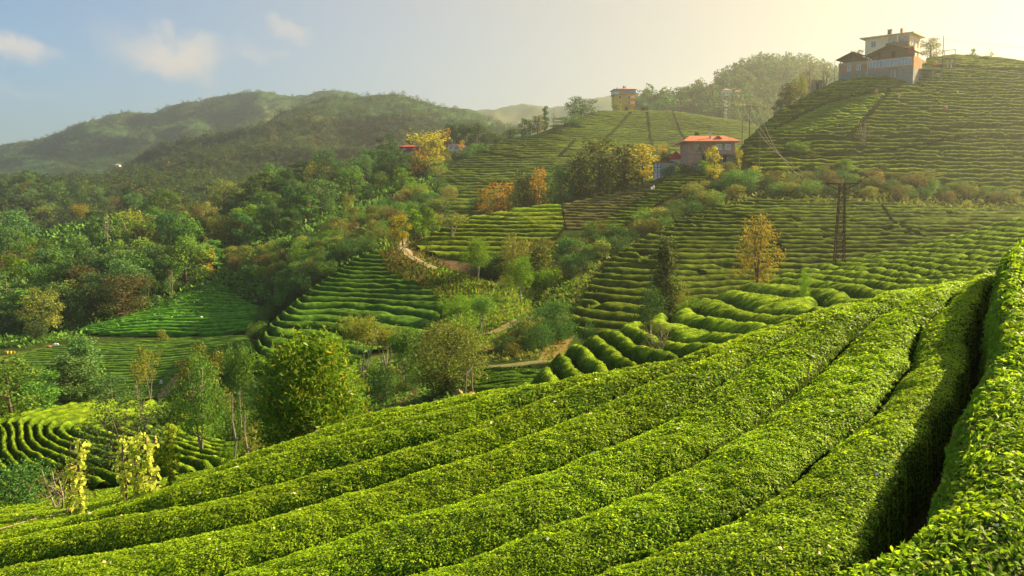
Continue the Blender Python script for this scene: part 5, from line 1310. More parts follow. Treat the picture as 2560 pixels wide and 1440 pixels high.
# ---- yellow-leaved vines on poles
M_VINE = leaf_mat('vine_leaves', (0.33, 0.42, 0.05), (0.58, 0.63, 0.15), (0.44, 0.36, 0.12), trans=0.45, vary=0.03)
M_VINEG = leaf_mat('green_vine_leaves', (0.11, 0.19, 0.015), (0.26, 0.32, 0.03), (0.4, 0.34, 0.04), trans=0.45, vary=0.03)
def vine(u, Y, vtop, wpx, n, mat, label, seed, lean=0.0, cols=3, pole_over=0.25):
    rng = np.random.default_rng(seed); rg = random.Random(seed)
    x, y, z = at_depth(u, Y); H = float(ray(u, vtop)[1]) * y - z; W = wpx * y / F_PX
    e = empty('vine', (x, y, z - 0.05), 0, label=label, category='vine', group='yellow vines grown up poles')
    P = []
    for c in range(cols):
        ox = (c - (cols - 1) / 2) * W / max(cols, 1) * 0.8; k = n // cols
        zz = rng.random(k) ** 0.8 * H * (1 if c == cols // 2 else rg.uniform(0.78, 0.95)); zz = np.maximum(zz, 0.12 * H * (c != cols // 2))
        an = rng.uniform(0, 6.28, k); rad = W * (0.13 + 0.20 * (zz / H)) * (0.6 + 0.4 * np.sin(zz * 5 + c)) * rng.uniform(0.3, 1.15, k)
        P.append(np.stack([ox + np.cos(an) * rad + lean * zz, np.sin(an) * rad, zz], 1))
    P = np.concatenate(P); nr = P * np.array([1, 1, 0]); nr = nr / (np.linalg.norm(nr, axis=1, keepdims=True) + 1e-6) + rng.normal(size=P.shape) * 0.5 + np.array([0, -0.4, 0.3]); nr /= np.linalg.norm(nr, axis=1, keepdims=True)
    V, F = cards_at(P, nr, 0.115 * rng.uniform(0.5, 1.4, len(P)), rng, 0.5, 0.95, -0.05)
    q = V.reshape(-1, 4, 3); b_, r_, t_, l_ = q[:, 0], q[:, 1], q[:, 2], q[:, 3]; c_ = (r_ + l_) / 2
    H6 = np.stack([b_ + (t_ - b_) * .10, b_ * .72 + r_ * .5 - c_ * .22, r_, c_ + (r_ - c_) * .62 + (t_ - c_) * .52, t_, c_ + (l_ - c_) * .62 + (t_ - c_) * .52, l_, b_ * .72 + l_ * .5 - c_ * .22], 1)
    V, F = H6.reshape(-1, 3), np.arange(len(H6) * 8, dtype=np.int32).reshape(-1, 8)
    obj('leaves', make_mesh('leaves', V, F, [mat]), e)
    g = Geo()
    for c in range(cols):
        ox = (c - (cols - 1) / 2) * W / max(cols, 1) * 0.7
        g.tube([(ox, 0, -0.2), (ox + .03, 0.02, H * .4), (ox - .02 + lean * H * .7, 0, H * .75), (ox + lean * H, 0, H * rg.uniform(.85, 1) + (pole_over if c == cols // 2 else 0))], [.03, .026, .022, .018], 6)
    obj('pole', g.mesh('pole', [M_BARK]), e)
    t = Geo()
    for k in range(14):
        a = rg.uniform(0, 6.28); q = rg.uniform(.3, 1) * H; p = Vector((rg.uniform(-.3, .3) * W, rg.uniform(-.2, .2) * W, q))
        t.tube([p, p + Vector((math.cos(a) * .12, math.sin(a) * .12, -.1)), p + Vector((math.cos(a) * .16, math.sin(a) * .16, -.3))], .006, 4)
    obj('tendrils', t.mesh('tendrils', [M_PALEBARK]), e)
vine(188, 21, 1092, 70, 360, M_VINE, 'slim yellow-leaved vine on a pole at left, the smaller vine', 1, 0.05, 2, 0.0)
vine(345, 22.5, 1082, 130, 900, M_VINE, 'broad bright yellow vine in the lower left tea', 2, 0.0, 3)
vine(410, 24, 1062, 85, 620, M_VINEG, 'greener vine just right of the broad yellow vine', 3, 0.03, 2)
# ------------------------------------------------------------------ houses, poles and small things
M_CREAM = plain_mat('cream_render', (0.84, 0.71, 0.45), 0.85, 0.08, 0.8)
M_WHITE = plain_mat('white_render', (0.72, 0.70, 0.66), 0.85, 0.08, 0.8)
M_GREYC = plain_mat('concrete', (0.26, 0.245, 0.22), 0.9, 0.15, 1.2, bump=0.2)
M_BRICKO = brick_mat('orange_brick', (0.50, 0.20, 0.085), (0.44, 0.17, 0.07), (0.42, 0.30, 0.2))
M_BRICKR = brick_mat('red_brick', (0.52, 0.25, 0.17), (0.45, 0.20, 0.14), (0.50, 0.40, 0.32))
M_TILE = plain_mat('roof_tile', (0.52, 0.15, 0.075), 0.8, 0.12, 3.0, bump=0.3, stretch=(3, 0.4, 1))
M_PINKTILE = plain_mat('faded_roof_tile', (0.50, 0.22, 0.16), 0.8, 0.12, 3.0)
M_REDROOF = plain_mat('red_sheet_roof', (0.52, 0.06, 0.05), 0.6, 0.1, 2.0)
M_YELLOW = plain_mat('yellow_render', (0.80, 0.50, 0.06), 0.8, 0.08, 0.8)
M_ORANGE = plain_mat('orange_band', (0.80, 0.36, 0.05), 0.8, 0.08, 0.8)
M_GLASS = plain_mat('window_glass', (0.05, 0.06, 0.07), 0.12, 0.2, 0.6, spec=0.8)
M_PALEGLASS = plain_mat('glazing', (0.20, 0.24, 0.27), 0.15, 0.2, 0.5, spec=0.8)
M_FRAMEW = plain_mat('white_frame', (0.72, 0.72, 0.70), 0.6, 0.05, 2.0)
M_WOOD = plain_mat('brown_boards', (0.24, 0.125, 0.06), 0.85, 0.2, 2.0, stretch=(8, 8, 0.6))
M_DARKWOOD = plain_mat('dark_roof_underside', (0.14, 0.085, 0.05), 0.9, 0.2, 2.0)
M_SHUT = plain_mat('beige_shutter', (0.50, 0.42, 0.32), 0.8, 0.1, 2.0, stretch=(0.3, 0.3, 9))
M_DARK = plain_mat('dark_opening', (0.02, 0.018, 0.016), 0.8, 0.1, 2.0)
M_RUST = plain_mat('rusty_steel', (0.075, 0.034, 0.020), 0.85, 0.25, 4.0)
M_STEEL = plain_mat('grey_steel', (0.16, 0.16, 0.16), 0.5, 0.15, 2.0, metallic=0.4)
M_POLE = plain_mat('pole_wood', (0.22, 0.17, 0.12), 0.9, 0.2, 4.0, stretch=(1, 1, 0.15))
M_WIRE = plain_mat('wire', (0.20, 0.17, 0.13), 0.6, 0.1, 2.0)
M_BLACKWIRE = plain_mat('black_cable', (0.02, 0.019, 0.017), 0.95, 0.1, 2.0, spec=0.0)
M_CERAMIC = plain_mat('insulator', (0.35, 0.24, 0.16), 0.3, 0.1, 4.0)
M_STRAW = plain_mat('straw', (0.42, 0.30, 0.12), 0.95, 0.2, 14.0, (0.26, 0.17, 0.07), bump=0.8, stretch=(1, 1, 0.3))
M_SACKW = plain_mat('white_sack', (0.74, 0.72, 0.68), 0.9, 0.08, 5.0)
M_SACKP = plain_mat('pink_sack', (0.62, 0.24, 0.16), 0.9, 0.12, 5.0)
M_SACKR = plain_mat('red_cloth', (0.50, 0.05, 0.05), 0.9, 0.12, 5.0)
M_YPLAST = plain_mat('yellow_plastic', (0.80, 0.60, 0.03), 0.5, 0.08, 3.0)
M_BPLAST = plain_mat('pale_blue_plastic', (0.50, 0.66, 0.70), 0.5, 0.1, 3.0)
M_HOSE = plain_mat('pinkish_hose', (0.30, 0.21, 0.17), 0.6, 0.1, 3.0)

def px(Y): return F_PX / Y                       # pixels per metre at depth Y

def window(parent, org, ux, uz, w, h, nrm, glass=None, frame=None, bars=1, name='window', depth=0.09, sill=False):
    """a framed window lying on a wall: org = lower left corner on the wall, ux/nrm horizontal unit vectors"""
    ux = Vector(ux); nrm = Vector(nrm); up = Vector((0, 0, 1)); o = Vector(org)
    def bx(g, a0, a1, z0, z1, d0, d1):
        P = [o + ux * a + up * z + nrm * d for d in (d0, d1) for z in (z0, z1) for a in (a0, a1)]
        n = len(g.V); g.V += [tuple(p) for p in P]
        for f in ((0, 2, 3, 1), (4, 5, 7, 6), (0, 1, 5, 4), (2, 6, 7, 3), (0, 4, 6, 2), (1, 3, 7, 5)): g.F.append([n + i for i in f]); g.M.append(0)
    fr = Geo(); t = 0.09
    bx(fr, 0, w, 0, t, 0.004, depth); bx(fr, 0, w, h - t, h, 0.004, depth); bx(fr, 0, t, t, h - t, 0.004, depth); bx(fr, w - t, w, t, h - t, 0.004, depth)
    for b in range(bars):
        c = w * (b + 1) / (bars + 1); bx(fr, c - 0.035, c + 0.035, t, h - t, 0.004, depth)
    if sill: bx(fr, -0.1, w + 0.1, -0.09, 0, 0.004, depth + 0.12)
    f = fr.add(name, frame or M_FRAMEW, parent)
    gl = Geo(); bx(gl, t, w - t, t, h - t, 0.004, 0.03)
    gl.add('pane', glass or M_GLASS, f)
    return f

def hip_roof(L, D, z, rise, over, ridge_in=None):
    """hip roof over a block x 0..L, y 0..D with eaves at z"""
    g = Geo(); x0, x1, y0, y1 = -over, L + over, -over, D + over
    ri = ridge_in if ridge_in is not None else min(L, D) / 2 + over
    if L >= D: r0, r1 = (x0 + ri, (y0 + y1) / 2, z + rise), (x1 - ri, (y0 + y1) / 2, z + rise)
    else: r0, r1 = ((x0 + x1) / 2, y0 + ri, z + rise), ((x0 + x1) / 2, y1 - ri, z + rise)
    a, b, c, d = (x0, y0, z), (x1, y0, z), (x1, y1, z), (x0, y1, z)
    if L >= D: g.poly([a, b, r1, r0]); g.poly([b, c, r1]); g.poly([c, d, r0, r1]); g.poly([d, a, r0])
    else: g.poly([a, b, r0]); g.poly([b, c, r1, r0]); g.poly([c, d, r1]); g.poly([d, a, r0, r1])
    return g, (x0, x1, y0, y1)

def yawframe(u, v, Y, alpha):
    """origin at the sight line (u, v) at depth Y; local x runs right and towards the camera by alpha degrees, local y away from it"""
    a, e = ray(u, v); a = float(a); e = float(e)
    return (a * Y, Y, e * Y), -R(alpha)

# ---- white three-storey house with terracotta roof on the hill crest
org, rz = yawframe(2160, 182, 240, 42)
L, D, H = 11.7, 8.5, 9.1
wh = empty('white_house', org, rz, label='white three-storey house with low pinkish roof on the hill crest', category='house')
g = Geo().box(0, L, 0, D, -3.0, H); g.add('wall', M_CREAM, wh)
rf, (x0, x1, y0, y1) = hip_roof(L, D, H + 0.25, 0.95, 1.2); roof = rf.add('roof', M_PINKTILE, wh)
Geo().box(x0, x1, y0, y1, H, H + 0.24).add('eaves', M_CREAM, wh)
Geo().box(4.6, 5.6, 3.6, 4.3, H + 0.6, H + 2.3).box(4.45, 5.75, 3.45, 4.45, H + 2.3, H + 2.42).add('chimney', M_WOOD, roof)
Geo().box(7.6, 8.2, 4.6, 5.1, H + 0.6, H + 2.5).add('chimney', M_BRICKO, roof)
# loggia with brown parapets at the corner of the left face
for zf in (3.1, 6.1):
    Geo().box(L * 0.52, L - 0.25, -0.06, -0.01, zf, zf + 2.6).add('loggia', M_SHUT, wh)
    Geo().box(L * 0.5, L + 0.1, -1.15, -0.02, zf - 0.22, zf).box(L * 0.5, L + 0.1, -1.15, -1.03, zf, zf + 0.95).add('balcony', M_WOOD if zf > 4 else M_CREAM, wh)
    window(wh, (L * 0.60, -0.07, zf + 0.35), (1, 0, 0), 0, 1.0, 1.4, (0, -1, 0)); window(wh, (L * 0.78, -0.07, zf + 0.05), (1, 0, 0), 0, 1.2, 2.0, (0, -1, 0))
Geo().box(L * 0.74, L * 0.76 + 0.1, -1.12, -0.9, 3.1, H).add('column', M_CREAM, wh)
for zf in (3.6, 6.6): window(wh, (1.6, 0, zf), (1, 0, 0), 0, 1.3, 1.6, (0, -1, 0), sill=True)
for zf in (0.8, 3.6, 6.6):
    window(wh, (L, 3.6, zf), (0, 1, 0), 0, 1.1, 1.6, (1, 0, 0), sill=True); window(wh, (L, 6.3, zf), (0, 1, 0), 0, 1.2, 1.6, (1, 0, 0), sill=True)
    if zf > 3:
        window(wh, (L, 0.8, zf - 0.55), (0, 1, 0), 0, 1.2, 2.2, (1, 0, 0))
        b = Geo().box(L + 0.01, L + 0.7, 0.6, 2.2, zf - 0.75, zf - 0.62)
        for k in range(9): b.box(L + 0.64, L + 0.68, 0.62 + k * 0.19, 0.66 + k * 0.19, zf - 0.62, zf + 0.3)
        b.box(L + 0.62, L + 0.70, 0.6, 2.2, zf + 0.3, zf + 0.36); b.add('balcony_rail', M_GREYC, wh)
# brown boarded undercroft flaring out below the right face
Geo().prism([(0.4, -3.0), (1.9, -3.0), (6.2, 2.3), (-0.2, 2.3)], 'x', L + 0.01, L + 2.6).add('undercroft', M_WOOD, wh)

# ---- orange brick annex with two open gabled roofs on a concrete base
org, rz = yawframe(2096, 202, 226, 42)
L, D = 18.4, 6.5
an = empty('brick_annex', org, rz, label='long orange brick annex on a grey base with two open brown gables', category='building')
Geo().box(0, L, 0, D, -2.5, 1.75).add('base', M_GREYC, an)
Geo().box(0, L, 0.02, D, 1.754, 4.35).add('wall', M_BRICKO, an)
Geo().box(-0.1, 7.3, -0.08, 0.0, 3.6, 4.4).add('fascia', plain_mat('pale_fascia', (0.46, 0.30, 0.20), 0.8, 0.1, 1.0), an)
gz_ = Geo()
wf = window(an, (7.6, 0.02, 2.35), (1, 0, 0), 0, L - 8.0, 1.75, (0, -1, 0), glass=M_PALEGLASS, bars=11, name='window_band')
for x in (2.2, 4.6): window(an, (x, 0.02, 2.2), (1, 0, 0), 0, 1.0, 1.35, (0, -1, 0), glass=M_PALEGLASS)
def gable(x0, x1, z0, peak, name='gable_roof'):
    m = (x0 + x1) / 2
    g = Geo(); t = 0.22
    g.prism([(x0 - .7, z0), (m, peak), (x1 + .7, z0), (x1 + .7, z0 + t), (m, peak + t), (x0 - .7, z0 + t)], 'y', -0.9, D + 0.5, 0)
    r = g.add(name, M_DARKWOOD, an)
    b = Geo().prism([(x0 + .2, z0 - 0.9), (x1 - .2, z0 - 0.9), (x1 - .2, z0 - 0.05), (m, peak - 0.1), (x0 + .2, z0 - 0.05)], 'y', 1.6, 1.75); b.add('gable_boards', M_WOOD, an)
    p = Geo()
    for x in (x0 + .1, m, x1 - .1): p.box(x - .09, x + .09, 0.1, 0.28, 4.35, (peak if x == m else z0 + .15))
    p.add('posts', M_WOOD, an)
gable(0.2, 7.0, 5.1, 6.7); gable(7.6, L - 0.2, 5.3, 7.5)
Geo().box(9.2, 10.0, 1.4, 1.59, 4.4, 6.4).box(12.4, 13.6, 1.4, 1.59, 4.4, 6.2).add('door', M_DARK, an)
Geo().box(L - 1.6, L + 0.1, -0.2, 0.0, 5.0, 6.5).add('awning', M_REDROOF, an)
Geo().tube([(7.35, -0.12, -1.6), (7.35, -0.12, 4.3)], 0.07, 6).add('drainpipe', M_FRAMEW, an)

# ---- concrete terrace right of the annex
org, rz = yawframe(2230, 190, 216, -8)
te = empty('concrete_terrace', org, rz, label='long concrete terrace on pillars running right from the brick annex', category='terrace')
Geo().box(0, 13.5, 0, 3.0, 1.75, 2.0).add('slab', M_GREYC, te)
Geo().box(0, 4.2, 0.3, 0.6, -2.5, 1.745).add('wall', M_SHUT, te); Geo().box(4.2, 13.5, 2.4, 2.7, -2.5, 1.745).add('back_wall', M_GREYC, te)
for x in (0.1, 4.3, 7.6, 10.8, 13.1): Geo().box(x, x + 0.38, 0.05, 0.29, -3.0, 1.745).add('pillar', M_GREYC, te)
Geo().tube([(5.6, -0.1, -1.8), (5.7, -0.1, 2.9)], 0.04, 5).add('pipe', M_FRAMEW, te)
# things on the terrace
def onsight(u, v, Y):
    a, e = ray(u, v); return float(a) * Y, Y, float(e) * Y
x, y, z = onsight(2337, 167, 224)
ct = empty('orange_handcart', (x, y, z), 0.3, label='orange handcart with a load on the terrace', category='handcart')
Geo().prism([(-0.8, 0.35), (0.7, 0.35), (0.9, 0.95), (-0.95, 0.95)], 'y', -0.45, 0.45).add('tub', plain_mat('orange_paint', (0.72, 0.24, 0.06), 0.5, 0.1, 3.0), ct)
for s in (-0.5, 0.5): Geo().tube([(0.3, s - 0.04, 0.25), (0.3, s + 0.04, 0.25)], 0.27, 12).add('wheel', M_DARK, ct)
Geo().tube([(-0.9, -0.3, 0.8), (-1.6, -0.3, 0.7)], 0.03, 5).tube([(-0.9, 0.3, 0.8), (-1.6, 0.3, 0.7)], 0.03, 5).add('handles', M_STEEL, ct)
Geo().blob((0, 0, 1.0), (0.7, 0.4, 0.35), 4).add('load', M_STRAW, ct, True)
fr_x, fr_y, fr_z = onsight(2357, 172, 226)
fr = empty('clothes_frame', (fr_x, fr_y, fr_z - 1.0), 0, label='goal-shaped wooden clothes frame beside the tall pole on the terrace', category='frame')
Geo().tube([(0.3, 0, 0), (0.3, 0, 5.6)], 0.09, 6).tube([(3.1, 0.2, 0), (3.1, 0.2, 6.0)], 0.09, 6).add('posts', M_POLE, fr); Geo().tube([(0.0, 0, 5.55), (3.3, 0.2, 5.95)], 0.08, 6).add('crossbar', M_POLE, fr)
ln_ = Geo().tube([(0.35, 0, 3.4), (1.7, 0.1, 3.2), (3.05, 0.2, 3.5)], 0.02, 4).tube([(0.35, 0, 2.2), (1.7, 0.1, 2.0), (3.05, 0.2, 2.3)], 0.02, 4); ln_.add('line', M_WIRE, fr)
for i, (cx, cz, hh) in enumerate([(1.0, 2.55, 0.7), (2.2, 2.6, 0.8), (1.1, 1.15, 0.9), (2.0, 1.2, 0.9)]):
    g = Geo().prism([(cx, cz + hh), (cx + 0.4, cz + hh + 0.02), (cx + 0.34, cz), (cx + 0.06, cz + 0.05)], 'y', 0.08, 0.13)
    o = g.add('hanging_shirt', M_SACKW if i % 2 else plain_mat('peach_cloth', (0.66, 0.44, 0.28), 0.9, 0.1, 3.0)); o.location = (fr_x, fr_y, fr_z - 1.0)
    o['label'] = ('peach' if i % 2 == 0 else 'white') + ' shirt hanging on the ' + ('upper' if i < 2 else 'lower') + ' line of the clothes frame'; o['category'] = 'shirt'; o['group'] = 'washing on the clothes frame'

# ---- brick house with red roof in the middle
org, rz = yawframe(1718, 419, 178, 1)
bh = empty('brick_house', org, rz, label='unrendered red brick house with broad red hip roof in the middle of the slope', category='house')
L, D, H = 9.7, 9.0, 5.25
Geo().box(0, L, 0, D, 2.85, H).add('upper_wall', M_BRICKR, bh)
Geo().box(0.02, 2.9, 0.02, D - 0.02, 0.9, 2.846).add('lower_wall', M_BRICKR, bh); Geo().box(2.9, L - 0.05, 1.6, D - 0.02, 0.6, 2.846).add('porch_wall', M_GREYC, bh)
Geo().box(-0.04, L + 0.04, -0.05, D, 2.64, 2.843).add('floor_slab', M_GREYC, bh)
Geo().box(0.3, 3.4, 0.15, D - 0.1, -2.5, 0.895).box(3.4, L, 1.2, D - 0.1, -2.5, 0.595).add('plinth', M_GREYC, bh)
Geo().box(-0.5, 1.0, -0.3, 3.4, 0.55, 0.75).add('ledge', M_SHUT, bh)
rf, (x0, x1, y0, y1) = hip_roof(L, D, H + 0.16, 1.45, 1.1, 2.4); roof = rf.add('roof', M_TILE, bh)
Geo().box(x0, x1, y0, y1, H, H + 0.15).add('eaves', M_SHUT, bh)
Geo().box(4.7, 5.1, 1.3, 1.7, H + 0.5, H + 2.0).box(4.6, 5.2, 1.2, 1.8, H + 2.0, H + 2.1).add('chimney', M_WHITE, roof)
Geo().prism([(5.6, H + 0.55), (7.4, H + 0.55), (6.5, H + 1.35)], 'y', 0.6, 4.0).add('dormer', M_TILE, roof)
window(bh, (1.5, 0, 3.75), (1, 0, 0), 0, 1.1, 1.05, (0, -1, 0), glass=M_SHUT, frame=M_SHUT, sill=True)
for x in (5.9, 7.7): window(bh, (x, 0, 3.7), (1, 0, 0), 0, 1.15, 1.1, (0, -1, 0), glass=plain_mat('curtain', (0.5, 0.52, 0.52), 0.5, 0.12, 1.5), bars=2, sill=True)
for y in (6.2, 3.6, 1.2): window(bh, (0, y + 0.9, 3.5), (0, -1, 0), 0, 0.9, 1.4, (-1, 0, 0), glass=M_DARK if y > 5 else M_SHUT, frame=M_SHUT)
for y in (5.6, 2.2): window(bh, (0.02, y + 0.9, 1.2), (0, -1, 0), 0, 0.9, 1.3, (-1, 0, 0), glass=M_SHUT, frame=M_SHUT)
d = Geo().box(7.6, 8.4, 1.54, 1.595, 0.6, 2.5).add('door', M_DARK, bh)
for x in (2.9, 5.0, 7.2, L - 0.15): Geo().box(x, x + 0.14, 0.05, 0.19, 0.6, 2.635).add('porch_post', M_GREYC, bh)
aw = Geo().prism([(-1.2, 1.85), (0.9, 2.35), (0.9, 2.42), (-1.2, 1.92)], 'x', 3.6, 7.0); aw.add('awning', M_SHUT, bh)
Geo().box(3.7, 3.78, -1.15, -1.07, -0.6, 1.86).box(6.8, 6.88, -1.15, -1.07, -0.6, 1.86).add('awning_posts', M_POLE, bh)
x, y, z = onsight(1718, 419, 178)
Geo()
iv = low = None
rng = np.random.default_rng(5); P = np.stack([x + rng.uniform(2.2, 5.6, 260), np.full(260, y - 0.12), z + 2.9 + rng.random(260) ** 1.6 * 1.9], 1); P[:, 2] += 0.7 * np.sin(P[:, 0] * 2)
V, F = cards_at(P, np.tile([0.0, -1, 0.2], (260, 1)), rng.uniform(0.1, 0.25, 260), rng, 0.4, 0.8, 0.2)
obj('ivy', make_mesh('ivy', V, F, [LEAF['green']]), label='green creeper on the front of the brick house', category='creeper')

# ---- small white house with red roof left of it
org, rz = yawframe(1634, 437, 186, 10)
sh = empty('small_house', org, rz, label='small white house with red roof left of the brick house', category='house')
Geo().box(0, 4.6, 0, 5.0, -1.5, 2.55).add('wall', M_WHITE, sh); Geo().box(1.5, 4.62, -0.05, -0.005, -1.0, 2.3).add('grey_wall', M_SHUT, sh)
t = Geo()
for xx in (-0.02, 0.75, 1.45): t.box(xx, xx + 0.14, -0.07, -0.005, -0.6, 2.5)
t.box(0, 1.55, -0.06, -0.006, 1.5, 1.62); t.add('timbers', M_WOOD, sh)
for x in (0.25, 0.98): window(sh, (x, -0.0, 0.35), (1, 0, 0), 0, 0.4, 1.0, (0, -1, 0))
rf, _e = hip_roof(4.6, 5.0, 2.56, 0.9, 0.45); rf.add('roof', M_WOOD, sh)
Geo().box(3.4, 6.0, 1.0, 5.5, 2.0, 3.35).add('upper_wall', M_CREAM, sh)
rf, _e = hip_roof(2.8, 4.8, 3.4, 1.8, 0.5); r_ = rf.add('upper_roof', M_REDROOF, sh); r_.location = (3.3, 0.9, 0)

# ---- yellow four-storey house
org, rz = yawframe(1537, 276, 430, -4)
yh = empty('yellow_house', org, rz, label='tall yellow four-storey house on the middle hill top', category='house')
L, D, H = 10.0, 9.0, 10.2
Geo().box(0.6, L - 0.6, 0.6, D, -2, 2.3).add('ground_floor', M_YELLOW, yh)
Geo().box(0, L, 0, D, 2.304, 7.7).add('wall', M_YELLOW, yh)
Geo().box(-0.5, L + 0.5, -0.7, D, 7.704, 8.35).add('parapet', M_ORANGE, yh)
Geo().box(-0.3, L + 0.3, -0.4, D, 8.354, H).add('top_floor', plain_mat('balcony_glazing', (0.42, 0.40, 0.34), 0.3, 0.15, 0.6), yh)
p = Geo()
for k in range(8): p.box(-0.35 + k * 1.5, -0.2 + k * 1.5, -0.46, -0.41, 8.36, H - 0.01)
p.add('mullions', M_GREYC, yh)
rf, (x0, x1, y0, y1) = hip_roof(L, D, H + 0.2, 1.1, 0.8); roof = rf.add('roof', M_PINKTILE, yh)
Geo().box(x0, x1, y0, y1, H, H + 0.19).add('eaves', M_GREYC, yh)
for x, hgt in ((4.6, 1.9), (5.4, 1.7), (1.4, 1.0)): Geo().box(x, x + 0.45, 3.0, 3.5, H + 0.5, H + 0.3 + hgt).add('chimney', M_WOOD, roof)
for zf in (2.5, 5.1):
    Geo().box(6.0, L - 0.2, -0.05, -0.006, zf + 0.1, zf + 2.3).add('loggia', M_CREAM, yh)
    Geo().box(5.9, L + 0.15, -1.0, -0.01, zf - 0.2, zf).box(5.9, L + 0.15, -1.0, -0.9, zf, zf + 0.8).add('balcony', M_ORANGE, yh)
    window(yh, (2.0, 0, zf + 0.6), (1, 0, 0), 0, 1.3, 1.4, (0, -1, 0)); window(yh, (6.4, -0.06, zf + 0.4), (1, 0, 0), 0, 1.3, 1.6, (0, -1, 0)); window(yh, (4.6, 0, zf + 1.0), (1, 0, 0), 0, 0.5, 0.7, (0, -1, 0))
Geo().box(-0.7, 1.6, -1.3, -0.41, 7.7, 7.85).box(-0.7, 1.6, -1.3, -1.2, 7.85, 9.0).add('balcony', M_WHITE, yh)
window(yh, (0.6 + 0.6, 0.6, 0.2), (1, 0, 0), 0, 1.4, 1.3, (0, -1, 0)); window(yh, (5.0, 0.6, 0.2), (1, 0, 0), 0, 1.8, 1.6, (0, -1, 0), glass=M_DARK)
for zf in (2.9, 5.5): window(yh, (L, 3.0, zf), (0, 1, 0), 0, 1.3, 1.4, (1, 0, 0))
# shed and clutter right of it
x, y, z = onsight(1604, 276, 424)
sd = empty('hill_shed', (x, y, z), 0, label='ramshackle shed right of the yellow house', category='shed')
Geo().box(0, 3.2, 0, 3, -1, 1.5).add('wall', M_WOOD, sd); Geo().prism([(-0.4, 1.5), (3.6, 1.9), (3.6, 2.05), (-0.4, 1.65)], 'y', -0.5, 3.4).add('roof', M_GREYC, sd); Geo().box(0.6, 1.6, -0.04, -0.004, -0.2, 1.3).add('door', M_DARK, sd)

# ---- far houses
def far_house(u, v, Y, L, D, H, wall, roofm, label, alpha=5, rise=1.0, base=None, wins=2, deep=3.0):
    org, rz = yawframe(u, v, Y, alpha)
    e = empty('far_house', org, rz, label=label, category='house')
    Geo().box(0, L, 0, D, -deep if base is None else 0.0, H).add('wall', wall, e)
    if base: Geo().box(0.1, L - 0.1, 0.1, D, -3.5, -0.004).add('base', base, e)
    rf, _e = hip_roof(L, D, H + 0.01, rise, 0.6); rf.add('roof', roofm, e)
    for k in range(wins): window(e, (L * (k + 0.5) / wins - 0.5, 0, H * 0.38), (1, 0, 0), 0, 1.0, H * 0.35, (0, -1, 0))
M_DKRED = plain_mat('dark_red_render', (0.26, 0.06, 0.05), 0.85, 0.1, 1.0)
far_house(999, 379, 334, 7.5, 6, 1.9, M_DKRED, M_REDROOF, 'dark red far house with bright red roof on the forest ridge', -3, 0.9, M_GREYC)
far_house(1119, 380, 342, 4.6, 5, 2.9, M_WHITE, M_PINKTILE, 'left part of the far white houses, half hidden by yellow trees', 0, 0.5)
far_house(1147, 383, 340, 2.9, 4.5, 2.7, M_WHITE, M_PINKTILE, 'small white far house right of the yellow many-stemmed trees', -12, 0.6, None, 1)
far_house(380, 291, 1490, 6.5, 6, 3.2, M_WHITE, M_REDROOF, 'tiny white house with red roof on the farthest ridge', 0, 2.2)
far_house(287, 414, 740, 3.6, 4, 0.9, M_WHITE, M_WHITE, 'tiny white roof among the trees of the middle mountain', 0, 0.5, None, 1, 0.7)
far_house(1806, 243, 585, 6.2, 6, 4.6, M_CREAM, M_PINKTILE, 'pale house behind the lattice mast on the golden forest hill', 0, 1.6, None, 3)
far_house(1836, 243, 590, 4.0, 5, 3.6, M_PINKTILE, M_PINKTILE, 'pinkish house right of the pale house behind the mast', 0, 1.4, None, 1)
x, y, z = onsight(2038, 214, 216)
hu = empty('field_hut', (x, y, z), 0.5, label='low concrete hut left of the orange brick annex', category='hut')
Geo().box(0, 2.6, 0, 2.4, -2, 1.3).add('wall', M_GREYC, hu); Geo().box(-0.3, 2.9, -0.3, 2.7, 1.304, 1.5).add('roof', M_SHUT, hu); Geo().box(0.4, 1.2, -0.04, -0.004, -0.9, 0.9).add('door', M_DARK, hu)

# ---- lattice pylon on the ridge
x, y, z = at_depth(2097, 98)
top = float(ray(2097, 455)[1]) * y - z
py = empty('electricity_pylon', (x, y, z - 0.2), R(-8), label='rusty lattice electricity pylon on the ridge', category='pylon')
def lattice(H, wb, wt, n, r):
    legs, br = [], Geo()
    def c(i, t): s = (wb * (1 - t) + wt * t) / 2; return Vector(((-1, 1, 1, -1)[i] * s, (-1, -1, 1, 1)[i] * s, H * t))
    for i in range(4): legs.append(Geo().tube([c(i, 0), c(i, 1)], r, 4))
    for k in range(n):
        for i in range(4):
            j = (i + 1) % 4; t0, t1 = k / n, (k + 1) / n
            br.tube([c(i, t0), c(j, t1)], r * 0.55, 4, cap=False); br.tube([c(j, t0), c(i, t1)], r * 0.55, 4, cap=False); br.tube([c(i, t1), c(j, t1)], r * 0.5, 4, cap=False)
    return legs, br
legs, br = lattice(top, 1.1, 0.55, 9, 0.06)
for g in legs: g.add('leg', M_RUST, py)
br.add('bracing', M_RUST, py)
for s in (-1, 1):
    Geo().tube([(s * 0.25, -0.25, top - 0.02), (s * 1.85, 0, top + 0.05)], 0.085, 4).tube([(s * 0.25, 0.25, top - 0.02), (s * 1.8, 0, top + 0.05)], 0.05, 4).tube([(s * 0.25, 0, top - 0.75), (s * 1.75, 0, top)], 0.065, 4).tube([(s * 0.9, 0, top), (s * 0.9, 0, top - 0.42)], 0.035, 4).add('crossarm', M_RUST, py)
    g = Geo()
    for k in range(5): g.tube([(s * 1.9, 0, top - 0.05 - k * 0.12), (s * 1.9 + s * 0.02, 0, top - 0.13 - k * 0.12)], [0.085, 0.04], 8)
    g.tube([(s * 1.85, 0, top + 0.02), (s * 1.92, 0, top - 0.75)], 0.018, 4); g.add('insulator', M_CERAMIC, py)
